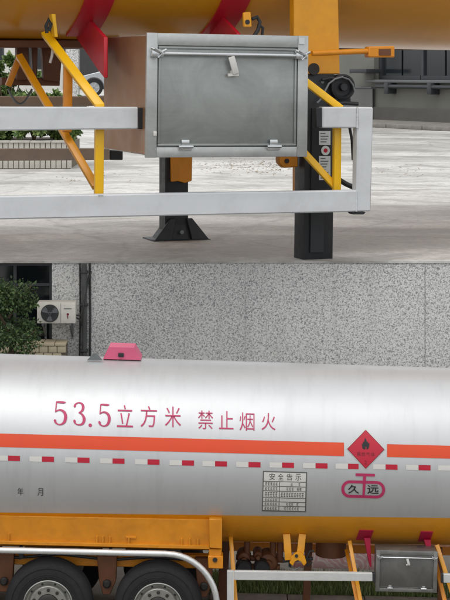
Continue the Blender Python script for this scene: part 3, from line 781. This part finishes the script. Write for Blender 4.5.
# red saddle straps and gussets
def strap(pts, mat, th=.012):
    b = bmesh.new(); n = 6; rows_ = []
    (ax_, ay_), (bx_, by_), (cx_, cy_), (dx_, dy_) = pts   # top-left, top-right, bottom-right, bottom-left
    for i in range(n + 1):
        t = i / n; l = tank_at(ax_ + (dx_ - ax_) * t, ay_ + (dy_ - ay_) * t); r = tank_at(bx_ + (cx_ - bx_) * t, by_ + (cy_ - by_) * t)
        rows_.append([b.verts.new(tank_pt(*l, th)), b.verts.new(tank_pt(*r, th)), b.verts.new(tank_pt(*r, -.01)), b.verts.new(tank_pt(*l, -.01))])
    for p, q_ in zip(rows_, rows_[1:]):
        for k in range(4): b.faces.new((p[k], p[(k + 1) % 4], q_[(k + 1) % 4], q_[k]))
    b.faces.new(rows_[0]); b.faces.new(rows_[-1][::-1])
    B_ = B(); B_.add(b); return B_.build('saddle_strap', mat, lo)
strap([(359.5, 529.5), (373.5, 530), (370, 539.5), (356, 539)], 'magenta_paint')
strap([(421, 531), (433, 531.4), (430, 541), (418, 540.6)], 'magenta_paint')
for pts in ([(364, 538), (370.5, 538), (371.5, 567), (370, 567)], [(424, 540), (431, 540), (431.5, 560), (430, 560)]):
    quadbox('gusset', 'magenta_paint', pts, .35, .3, .003)
# toolbox
p0, p1 = L.w(376, 590.5, .1), L.w(437, 552, .1)
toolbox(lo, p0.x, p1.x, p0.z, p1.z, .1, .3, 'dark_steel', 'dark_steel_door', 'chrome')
# side guard rails
def rail(fr, parent, name, mat, quad, w_, th, cap=None, capmat='black_plastic'):
    b = B(); b.prism([fr.w(x, y, w_) for x, y in quad], (0, th, 0), .006); o = b.build(name, mat, parent)
    for cq in cap or ():
        b = B(); b.prism([fr.w(x, y, w_ + .004) for x, y in cq], (0, th - .008, 0), .004); b.build('end_cap', capmat, o)
    return o
rail(L, lo, 'side_guard_rail', 'rail_grey', [(234.2, 571.2), (372.5, 573.2), (372.5, 581.5), (234.2, 580.2)], .0, .06, [[(372.5, 573), (375, 573), (375, 582), (372.5, 582)]])
rail(L, lo, 'side_guard_post', 'rail_grey', [(227, 571), (234, 571.2), (234, 640), (227, 640)], .0, .06)
rail(L, lo, 'side_guard_rail', 'rail_grey', [(443.5, 574.3), (640, 578.5), (640, 587), (443.5, 583)], .0, .06, [[(441, 574.1), (443.5, 574.1), (443.5, 583.2), (441, 583.2)]])

# ------------------------------------------------------------------ upper trailer (on the yard)
MU = Matrix.Translation((-.367 * S, 8.0 * S, ZT)) @ Euler((0, R(.7), R(20))).to_matrix().to_4x4() @ Matrix.Scale(S, 4)
U = Frame(MU)
up = empty('tanker_trailer', MU); tag(up, 'yellow tanker trailer with large stainless toolbox, white side guard and black landing legs', 'tanker', 'tanker trailers')
def ub(name, mat, pts, w_, th, ch=.004, parent=up): return quadbox(name, mat, pts, w_, th, ch, parent, U)
def ubar(name, mat, a, wa, b, wb, wd, th, parent=up, upv=(0, 1, 0), ch=.003):
    q = B(); q.bar(U.w(*a, wa), U.w(*b, wb), wd, th, upv, ch); return q.build(name, mat, parent)
# shell
UR, UY = 1.15, 1.2
zbot = U.w(225, 46, UY).z; UZ = zbot + UR
tank_material('tank_paint_upper', (UZ - .05, 0), yellow=(212, 146, 28), yrough=.24)
ut = shell(-6, 6, UR, 0, UY, UZ).build('tank', 'tank_paint_upper', up)
def ut_at(px, py):
    d = U.d(px, py); oy, oz = U.o.y - UY, U.o.z - UZ
    A_, B_, C_ = d.y ** 2 + d.z ** 2, oy * d.y + oz * d.z, oy * oy + oz * oz - UR * UR
    t = (-B_ - math.sqrt(max(0, B_ * B_ - A_ * C_))) / A_; p = U.o + d * t
    return p.x, math.atan2(p.z - UZ, UY - p.y)
def ut_pt(a, phi, lift): r = UR + lift; return Vector((a, UY - r * math.cos(phi), UZ + r * math.sin(phi)))
def ustrap(a0, a1, ph0, ph1, mat, name='saddle_strap', th=.012):
    b = bmesh.new(); rows_ = []
    for i in range(13):
        ph_ = ph0 + (ph1 - ph0) * i / 12
        rows_.append([b.verts.new(ut_pt(a, ph_, t)) for a, t in ((a0, th), (a1, th), (a1, -.01), (a0, -.01))])
    for p, q_ in zip(rows_, rows_[1:]):
        for k in range(4): b.faces.new((p[k], p[(k + 1) % 4], q_[(k + 1) % 4], q_[k]))
    b.faces.new(rows_[0]); b.faces.new(rows_[-1][::-1]); B_ = B(); B_.add(b); return B_.build(name, mat, up)
# straps on the shell with hanging red gussets
for (xt, yt, xl, yl) in ((104, 2, 80, 27), (246, 2, 206, 30)):
    a1, ph1 = ut_at(xt, yt); a0, ph0 = ut_at(xl, yl)
    am = (a0 + a1) / 2
    ustrap(am - .075, am + .075, ph1 + .25, ph0 - .1, 'red_paint')
    # plate square to the trailer's length
def gusset(ref_px, ref_py, w_, pix):
    a = U.w(ref_px, ref_py, w_).x
    q = B(); q.prism([U.a(x, y, a) for x, y in pix], (.02, 0, 0), .003); return q.build('gusset', 'red_paint', up)
gusset(104, 60, .42, [(85, 16), (104, 37), (104, 78), (97, 69), (74, 35), (79, 24)])
gusset(236, 30, .42, [(217, 12), (237, 33), (237, 60), (228, 55), (206, 33)])
# leg mount plate, flange, hole, rod and clevis
mp_ = ub('leg_mount', 'yellow_paint', [(294, -14), (338, -14), (340, 74), (294, 74)], .34, .06)
q = B(); p = U.w(314, 69, .333); q.lathe([(.03, .01), (.03, -.002), (0, -.002)], p, n=24); q.build('hole', 'hub_dark', mp_)
q = B(); q.tube([U.w(x, y, .28) for x, y in ((312, 53.5), (345, 52), (372, 51))], .014, 14); q.build('push_rod', 'orange_paint', up)
cl = ub('clevis', 'orange_paint', [(369, 46.5), (395, 46), (395, 57.5), (369, 57.5)], .26, .06, .006)
ub('clevis_slot', 'brown_steel', [(379, 49), (391, 48.8), (391, 55.5), (379, 55.5)], .257, .01, .001, cl)
# near landing leg
c0, c1 = U.w(305.5, 74, .35), U.w(335, 74, .35)
q = B(); q.box((c0.x, .35, .001), (c1.x, .48, c0.z), .005); leg = q.build('landing_leg', 'black_paint', up)
ub('leg_sleeve', 'black_paint', [(312, 108), (326, 108), (324, 253), (310, 253)], .338, .02, .003, leg)
for pts, mt in (([(321.5, 131), (333, 131), (333, 145), (321.5, 145)], 'sticker_paper'), ([(321.5, 156), (333, 156), (333, 180), (321.5, 180)], 'sticker_paper')):
    q = B(); q.prism([U.w(x - 2.5, y, .335) for x, y in pts], (0, .002, 0)); st = q.build('sticker', mt, leg)
    for k in range(int((pts[2][1] - pts[0][1]) / 3)):
        y = pts[0][1] + 2 + k * 2.8; q = B(); q.prism([U.w(x - 2.5, yy, .3345) for x, yy in ((323, y), (323 + 5 + (k * 3) % 4, y), (323 + 5 + (k * 3) % 4, y + .9), (323, y + .9))], (0, .0004, 0)); q.build('print_line', 'notice_ink', st)
q = B(); p = U.w(325.5, 150.5, .336); q.lathe([(.024, .002), (.024, -.001), (0, -.001)], p, n=24); st = q.build('round_sticker', 'sticker_paper', leg)
q = B(); q.lathe([(.011, .0), (.011, -.0018), (0, -.0018)], p, n=18); q.build('sticker_emblem', 'decal_red', st)
ub('tube_behind', 'orange_paint', [(296, 155), (303, 155), (303, 192), (296, 192)], .5, .05)
bk = ub('leg_bracket', 'orange_paint', [(279, 153), (298, 153), (298, 167), (284, 168), (279, 163)], .4, .05)
q = B(); p = U.w(287, 161, .395); q.lathe([(.012, .004), (.012, -.002), (0, -.002)], p, n=16); q.build('bracket_hole', 'black_plastic', bk)
# gearbox and hand wheel
gb = ub('gearbox', 'black_paint', [(316, 76), (346, 75), (350, 84), (352, 104), (318, 104)], .36, .12, .01)
p = U.w(343, 87, .33)
q = B(); q.lathe([(.064, .05), (.066, .03), (.066, -.005), (.056, -.01), (.05, .0), (.046, .012), (.02, .012), (.018, -.016), (0, -.016)], p, n=40); q.build('gear_wheel', 'black_plastic', gb)
q = B(); q.tube([U.w(x, y, .315) for x, y in ((317, 103), (322, 98), (325, 91), (329, 83.5), (335, 79), (342, 77), (349, 79.5), (353, 85), (354.5, 91))], .0055, 8); q.build('hose', 'grey_steel', gb)
q = B(); q.tube([U.w(x, y, .325) for x, y in ((322, 80), (330, 78), (338, 79))], .008, 8); q.tube([U.w(x, y, .32) for x, y in ((333, 104), (345, 103), (358, 104))], .01, 8); q.build('hose', 'black_plastic', gb)
for x, y in ((322, 82), (329, 79), (336, 98)): q = B(); pp = U.w(x, y, .355); q.lathe([(.009, .01), (.009, -.008), (0, -.008)], pp, n=6); q.build('bolt', 'grey_steel', gb)
# far landing leg with its foot
WF = 1.12
pf = U.w(177, 239, 0)
fwd = None
def far(px, py):      # plane through the far leg
    return U.w(px, py, FARW)
tgt = U.z(177, 240.5, 0); FARW = tgt.y
f2 = ub('landing_leg', 'black_paint', [(165.5, 120), (188.5, 120), (188.5, 236), (165.5, 236)], FARW - .06, .12, .006)
ub('leg_bracket', 'orange_paint', [(171, 120), (193.5, 120), (192, 181), (185, 183), (178, 181), (172, 182)], FARW - .09, .03, .004)
q = B(); c = U.w(177, 240.3, FARW); hw = abs(U.w(205, 240, FARW).x - c.x)
q.box((c.x - hw, c.y - .1, .002), (c.x + hw, c.y + .12, .014), .003); foot = q.build('foot_plate', 'black_paint', f2)
zt = U.w(177, 219, FARW).z; t_ = abs(U.w(188, 219, FARW).x - c.x)
q = B(); q.hexa([(c.x - hw * .72, c.y - .075, .013), (c.x + hw * .72, c.y - .075, .013), (c.x + hw * .72, c.y + .09, .013), (c.x - hw * .72, c.y + .09, .013)],
                [(c.x - t_ * .8, c.y - .055, zt), (c.x + t_ * .8, c.y - .055, zt), (c.x + t_ * .8, c.y + .055, zt), (c.x - t_ * .8, c.y + .055, zt)]); q.build('foot', 'black_paint', f2)
for s_ in (-1, 1):
    q = B(); q.prism([(c.x + s_ * hw * .35, c.y - .095, .013), (c.x + s_ * hw * .95, c.y - .095, .013), (c.x + s_ * t_, c.y - .075, zt + .01), (c.x + s_ * t_ * .5, c.y - .075, zt + .01)], (0, .012, 0), .002); q.build('foot_rib', 'black_paint', f2)
q = B(); q.lathe([(.012, .01), (.012, -.014), (0, -.014)], (c.x, c.y - .075, zt * .45), n=8); q.build('bolt', 'grey_steel', f2)
# toolbox
p0 = U.w(147, 156.5, 0); p1 = U.w(306, 36.5, 0); pz = U.w(147, 36, 0)
tb = toolbox(up, 0.0 + p0.x, p1.x, p0.z + .004, (pz.z + p1.z) / 2, 0, .74, 'stainless', 'stainless_door', 'chrome')
q = B(); q.box((p0.x - .004, .012, p0.z + .01), (p0.x - .0005, .735, (pz.z + p1.z) / 2 - .004)); q.build('side_panel', 'brown_reflection_steel', tb)['label'] = 'side panel of the toolbox with a brown reflection painted on'
q = B(); q.prism([U.w(x, y, -.014) for x, y in ((299, 38), (304.5, 38), (304.5, 44), (299, 44))], (0, .003, 0)); q.build('sticker', 'sticker_paper', tb)
q = B(); p = U.w(155, 134, -.012); q.box((p.x - .008, p.y - .006, p.z - .01), (p.x + .008, p.y + .008, p.z + .012), .003); q.build('keeper', 'decal_white', tb)
# side guard: near rails
RW = .06
rail(U, up, 'side_guard_rail', 'rail_white', [(-90, 106.5), (138.5, 107), (138.5, 129), (-90, 132)], RW, .06, [[(138.5, 107.4), (144, 108), (144, 129), (138.5, 129)]])
rail(U, up, 'side_guard_rail', 'rail_white', [(-90, 197.5), (357.5, 190.3), (357.5, 211.8), (-90, 221.5)], RW - .004, .06)
rail(U, up, 'side_guard_post', 'rail_white', [(357.8, 107), (373.5, 107.3), (371, 211.3), (356.5, 211.8)], RW - .004, .06)
rail(U, up, 'side_guard_rail', 'rail_white', [(322.5, 107), (357.6, 107), (357.6, 128), (322.5, 128)], RW, .06, [[(316, 107.6), (322.5, 107.4), (322.5, 127.6), (316, 127.4)]])
for (xa, ya), (xb, yb2) in (((357.6, 107.5), (357.2, 128)), ((356.8, 191), (356.4, 211.5)), ((98, 195.2), (103, 195))):
    q = B(); n = 14; pts = [U.w(xa + (xb - xa) * k / n, ya + (yb2 - ya) * k / n, RW - .004) for k in range(n + 1)]
    q.tube(pts, [random.uniform(.003, .0055) for _ in pts], 7); q.build('weld_bead', 'rail_white', up)
ub('post_foot', 'black_plastic', [(351, 212), (366, 212), (364, 214.5), (353, 214.5)], RW, .05, .003)
# braces
ubar('guard_brace', 'bright_yellow', (45, 33), .62, (101, 107.5), .16, .042, .03)
ubar('guard_brace', 'bright_yellow', (99.4, 104), .14, (98.6, 195.5), .14, .042, .03)
ubar('guard_brace', 'yellow_paint', (19, 56), .9, (96, 187), .2, .036, .03)
ubar('guard_brace', 'orange_paint', (68, 64), .45, (67, 132), .4, .042, .03)
ubar('guard_brace', 'orange_paint', (20, 56), .95, (8, 86), .95, .03, .03)
ubar('guard_brace', 'bright_yellow', (302, 79), .2, (341, 109), .14, .036, .03)
ubar('guard_brace', 'bright_yellow', (337, 109), .15, (336.5, 190.5), .15, .038, .03)
ubar('guard_brace', 'bright_yellow', (300, 148), .24, (334.5, 186), .17, .032, .03)
q = B(); q.tube([U.w(x, y, .24) for x, y in ((349, 124), (352, 140), (353, 160))], .008, 8); q.tube([U.w(x, y, .24) for x, y in ((338, 179), (346, 184), (357, 189))], .013, 8); q.build('air_hose', 'black_plastic', up)
# hanger loop by the first brace and small plates
q = B(); q.prism([U.w(x, y, .52) for x, y in ((51.5, 14), (55.5, 14), (58, 37), (54.5, 37))], (0, .05, 0), .002); q.build('brace_lug', 'bright_yellow', up)
q = B(); q.tube([U.w(x, y, .5) for x, y in ((47, 33), (46, 26), (49, 19), (51, 24), (49, 31))], .009, 8); q.build('hook', 'black_plastic', up)
lug = ub('lug', 'yellow_paint', [(243.5, 12.5), (251, 12), (252, 27), (244, 27)], .3, .02)
q = B(); p = U.w(247.5, 22, .297); q.lathe([(.012, .004), (.012, -.002), (0, -.002)], p, n=16); q.build('lug_hole', 'black_plastic', lug)
q = B(); q.tube([U.w(x, y, .34) for x, y in ((254, 36), (258, 30), (260, 22), (257, 17), (252, 19))], .01, 8); q.tube([U.w(x, y, .36) for x, y in ((262, 37), (263, 28), (258, 24))], .008, 8); q.build('air_hose', 'black_plastic', up)
# frame pieces in the shade under the shell
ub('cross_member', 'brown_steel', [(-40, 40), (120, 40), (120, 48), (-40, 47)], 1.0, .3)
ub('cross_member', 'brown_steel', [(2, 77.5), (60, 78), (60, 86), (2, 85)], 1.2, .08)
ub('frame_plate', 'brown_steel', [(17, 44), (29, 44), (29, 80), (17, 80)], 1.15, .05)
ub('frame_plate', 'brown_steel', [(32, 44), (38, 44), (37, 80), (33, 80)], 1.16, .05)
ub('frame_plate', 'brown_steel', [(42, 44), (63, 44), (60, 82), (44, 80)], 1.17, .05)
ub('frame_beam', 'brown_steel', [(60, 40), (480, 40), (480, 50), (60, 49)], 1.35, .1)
# far side guard, its shade put into a darker, browner rail colour
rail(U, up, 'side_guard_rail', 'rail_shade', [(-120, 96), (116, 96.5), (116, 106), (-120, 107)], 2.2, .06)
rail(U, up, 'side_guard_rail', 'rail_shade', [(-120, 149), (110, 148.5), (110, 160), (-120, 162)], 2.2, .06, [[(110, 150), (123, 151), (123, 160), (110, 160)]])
q = B(); q.tube([U.w(8 + 24 * t / 12, 89 + 15 * math.sin(math.pi * t / 12), 1.3) for t in range(13)], .006, 6); q.build('chain', 'grey_steel', up)
q = B(); q.tube([U.w(x, y, .66) for x, y in ((53, 46), (52, 56), (50, 63))], .007, 6); q.build('cable', 'decal_white', up)

# ------------------------------------------------------------------ things in the far part of the yard
def yd(px, py=None, du=None):          # a spot on the yard
    p = WORLD.w(px, 0, du * S); return Vector((p.x, p.y, ZT))
# warehouse, seen slantwise, with plinth, ledge, windows
A0 = Vector((2.2, 32.6)) ; A1 = Vector((3.92, 29.6)); dr = (A1 - A0).normalized()
ang = math.atan2(dr.y, dr.x)
MW = Matrix.Translation((A0.x * S, A0.y * S, ZT)) @ Matrix.Rotation(ang, 4, 'Z') @ Matrix.Scale(S, 4)
wh = empty('warehouse', MW); tag(wh, 'long grey concrete warehouse with dark ribbon windows at the back of the yard', 'building')
WH = Frame(MW)
zl = lambda px, py: WH.w(px, py, 0).z
z_led = zl(410, 80); z_plinth = zl(410, 108); z_top = z_led + 1.25
x_w0 = WH.w(374, 60, 0).x
q = B(); q.box((-9, 0, 0), (14, .4, z_led)); q.box((-9, 0, z_led), (x_w0, .4, 4.2)); q.box((x_w0, 0, z_top), (14, .4, 4.2)); q.box((-9, .41, 0), (14, 6, 4.25)); q.build('wall', 'warehouse_wall', wh, False)
q = B(); q.box((-9.1, -.06, 0), (14.1, -.002, z_plinth), .01); q.build('plinth', 'warehouse_plinth', wh, False)
q = B(); q.box((x_w0 - .1, -.14, z_led - .05), (14, .1, z_led + .004), .01); q.build('ledge', 'warehouse_trim', wh)
q = B(); q.tube([(x_w0 + .3, -.16, z_led - .12), (14, -.16, z_led - .12)], .035, 10); pi = q.build('pipe', 'frame_dark', wh)
for k in range(6): q = B(); q.box((x_w0 + .6 + k * 1.3, -.2, z_led - .25), (x_w0 + .72 + k * 1.3, -.003, z_led - .05), .01); q.build('pipe_hanger', 'frame_dark', pi)
k = 0; xx = x_w0
while xx < 12:
    wn = B(); wn.box((xx + .02, .1, z_led + .01), (xx + .1, .2, z_top)); wn.box((xx + .1, .1, z_led + .01), (xx + 1.3, .19, z_led + .08)); wn = wn.build('window', 'frame_dark', wh, False)
    q = B(); q.box((xx + .1, .14, z_led + .08), (xx + .68, .16, z_top - .002)); q.build('pane', 'warehouse_glass', wn, False)
    q = B(); q.box((xx + .7, .16, z_led + .08), (xx + 1.3, .18, z_top - .002)); q.build('pane', 'warehouse_glass', wn, False)
    xx += 1.3
q = B(); q.box((x_w0 - .3, -.35, z_led + .12), (x_w0 + .25, -.002, z_led + .2), .01); q.build('canopy', 'frame_dark', wh)
dx0, dx1 = WH.w(343, 100, 0).x, WH.w(376, 100, 0).x
q = B(); q.box((dx0, -.09, 0.01), (dx1, -.062, zl(360, 88)), .01); dd = q.build('door', 'door_grey', wh, False)
q = B(); q.box((dx0, -.11, zl(360, 88)), (dx1, -.061, zl(360, 86.5)), .004); q.build('lintel', 'warehouse_trim', wh, False)
# kerb of the pavement before it
kb = empty('pavement', MW); tag(kb, 'raised kerb and pavement along the warehouse', kind='structure')
q = B(); q.box((-9, -1.6, .0), (14, -.061, .05)); q.build('paving', 'concrete_kerb', kb, False)
pr = None
for i in range(23):
    if pr is None: q = B(); q.box((.01, 0, 0), (.99, .14, .07), .012); pr = o = q.build('kerb_stone', 'concrete_kerb', kb)
    else: o = pr.copy(); COL.objects.link(o); o.parent = kb
    o.location = (-9 + i, -1.75, 0)

# tiled planter with shrubs at the left
du = 16.6
MP = Matrix.Translation(yd(0, du=du)) @ Matrix.Scale(S, 4); P = Frame(MP)
pl = empty('planter', MP); tag(pl, 'low planter wall clad in small white tiles at the left of the yard', 'planter')
xr = P.w(72, 150, 0).x; zp = P.w(30, 140, 0).z; xl = -1.6
q = B(); q.box((xl, .012, 0), (xr - .02, 1.1, zp - .03)); q.build('core', 'mortar', pl, False)
q = B(); q.box((xl, .02, zp - .03), (xr - .04, 1.08, zp - .015)); q.build('soil', 'soil', pl, False)
pr = None
for r_ in range(2):
    for i in range(44):
        x = xr - (i + 1) * .052
        if x < xl: break
        zz = r_ * zp / 2
        if pr is None: q = B(); q.box((.004, 0, .006), (.048, .012, zp / 2 - .006), .002); pr = o = q.build('tile', 'planter_tile', pl)
        else: o = pr.copy(); COL.objects.link(o); o.parent = pl
        o.location = (x, random.uniform(-.001, .001), zz)
for i in range(11):
    q = B(); q.box((.004, -.015, 0), (.2, .09, .022), .004); o = q.build('coping', 'planter_tile', pl); o.location = (xr - (i + 1) * .204, 0, zp - .028)
def shrub(px, dy, h, wd, label, n=5000, leaf=.06):
    p = P.w(px, 140, dy)
    M_ = MP @ Matrix.Translation((p.x, dy, zp - .02)); r = empty('shrub', M_); tag(r, label, 'shrub', 'shrubs in the tiled planter')
    q = B()
    for k in range(6):
        a = k * 1.05; q.tube([(0, 0, 0), (math.cos(a) * wd * .3, math.sin(a) * wd * .3, h * .45), (math.cos(a) * wd * .6, math.sin(a) * wd * .6, h * .85)], [.012, .008, .003], 6)
    q.build('stem', 'bark', r)
    bl = [(random.gauss(0, wd * .4), random.gauss(0, wd * .35), random.uniform(.12, .9) * h, random.uniform(.1, .2) * max(wd, .3)) for _ in range(26)]
    leafobj('foliage', bl, n, leaf, 'shrub_leaf', r)
shrub(7, .55, .95, .3, 'tallest bushy green shrub in the planter at the left edge', 7000, .06)
shrub(34, .3, .5, .26, 'low green shrub in the planter below the brown frame')
shrub(58, .45, .45, .24, 'low green shrub at the right end of the planter')
shrub(-12, .35, .4, .28, 'low green shrub cut off by the left edge of the picture')
# speckled pillar
MPi = Matrix.Translation(yd(72, du=34)) @ Matrix.Scale(S, 4); PI_ = Frame(MPi)
q = B(); q.box((-.13, 0, 0), (.13, .26, 2.2), .01); q.box((-.17, -.04, 0), (.17, .3, .1), .01); pio = q.build('pillar', 'speckled_render'); pio.matrix_world = MPi
tag(pio, 'square pillar with speckled render beside the parked car', 'pillar')
# pale building far behind
MB_ = Matrix.Translation(yd(40, du=85)) @ Matrix.Scale(S, 4)
pbd = empty('building', MB_); tag(pbd, 'pale plastered building far behind the planter', 'building')
q = B(); q.box((-16, 0, 0), (7, 6, 6)); q.build('wall', 'pale_render', pbd, False)
for i in range(9):
    q = B(); q.box((-14 + i * 2.2, -.05, 1.0), (-12.8 + i * 2.2, -.003, 2.3), .02); wn = q.build('window', 'frame_dark', pbd, False)
    q = B(); q.box((-13.9 + i * 2.2, -.07, 1.1), (-12.9 + i * 2.2, -.053, 2.2)); q.build('pane', 'dark_glass', wn, False)
q = B(); q.box((1.2, -.09, 0), (5.5, -.004, 3.0), .02); q.build('roller_shutter', 'dark_shutter', pbd, False)
# parked car
MC = Matrix.Translation(yd(94, du=62)) @ Matrix.Rotation(R(4), 4, 'Z') @ Matrix.Scale(S, 4)
ca = empty('parked_car', MC); tag(ca, 'silver parked car half hidden behind the red bracket', 'car')
prof = [(-.75, .25), (-.8, .5), (-.74, .68), (-.3, .78), (.25, .92), (.75, 1.3), (1.9, 1.36), (2.5, 1.1), (3.0, .95), (3.1, .6), (3.05, .3)]
def arch(cx): return [(cx + .36 * math.cos(t), .33 + .36 * math.sin(t)) for t in [math.pi * k / 8 for k in range(9)]]
outl = [(3.05, .28)] + [(x, max(z, .28)) for x, z in arch(2.35)] + [(1.5, .24)] + [(x, max(z, .28)) for x, z in arch(0.0)] + prof
q = B(); q.prism([(x, 0, z) for x, z in outl[::1]], (0, 1.65, 0), .02); q.build('body', 'car_silver', ca)
q = B(); q.prism([(x, -.012, z) for x, z in ((.45, .95), (.85, 1.26), (1.3, 1.29), (1.3, .95))], (0, .02, 0)); q.build('side_window', 'dark_glass', ca)
q = B(); q.prism([(x, -.012, z) for x, z in ((1.38, .95), (1.38, 1.29), (1.85, 1.29), (2.3, 1.0))], (0, .02, 0)); q.build('side_window', 'dark_glass', ca)
q = B(); q.box((-.79, -.01, .55), (-.55, .3, .67), .03); q.build('headlight', 'light_lens', ca)
q = B(); q.box((-.8, -.006, .32), (-.4, .02, .42), .01); q.build('bumper_trim', 'black_plastic', ca)
for cx in (0, 2.35):
    for yy in (0.0, 1.4):
        r = empty('wheel', Matrix.Identity(4)); r.parent = ca; r.location = (cx, yy, .32)
        q = B(); q.lathe([(.2, -.02), (.3, -.02), (.32, .02), (.32, .2), (.3, .23), (.2, .23)], (0, 0, 0), n=32, caps=False); q.build('tyre', 'rubber', r)
        q = B(); q.lathe([(.205, .02), (.2, -.012), (.18, -.005), (.17, .04), (0, .045)], (0, 0, 0), n=32)
        for k in range(5): a = k * 1.2566; q.bar((0, -.005, 0), (math.cos(a) * .19, -.005, math.sin(a) * .19), .05, .02)
        q.build('rim', 'car_silver', r)

# dry twigs and leaves swept together under the toolbox
tv, tf = [], []
for (px_, py_, n_) in ((246, 160, 150), (272, 164, 170), (236, 166, 60), (90, 176, 40), (400, 168, 40)):
    c = WORLD.z(px_, py_ + 6, ZT)
    for _ in range(n_):
        x, y = c.x + random.gauss(0, .75), c.y + random.gauss(0, 1.4); z = ZT + .004 + abs(random.gauss(0, .05)); a = random.uniform(0, 6.283); l = random.uniform(.03, .15); wd = random.uniform(.008, .022)
        d = Vector((math.cos(a), math.sin(a), random.uniform(-.1, .35))) * l; e = Vector((-math.sin(a), math.cos(a), .6)) * wd; p = Vector((x, y, z + .02)); k = len(tv)
        tv += [p - d / 2, p + e, p + d / 2, p - e * .4]; tf += [(k, k + 1, k + 2), (k, k + 2, k + 3)]
me = bpy.data.meshes.new('leaf_litter'); me.from_pydata([tuple(v) for v in tv], [], tf)
tag(mk('leaf_litter', me, 'dry_leaf', None, False), 'dry twigs and leaves scattered on the yard under the toolbox', kind='stuff')
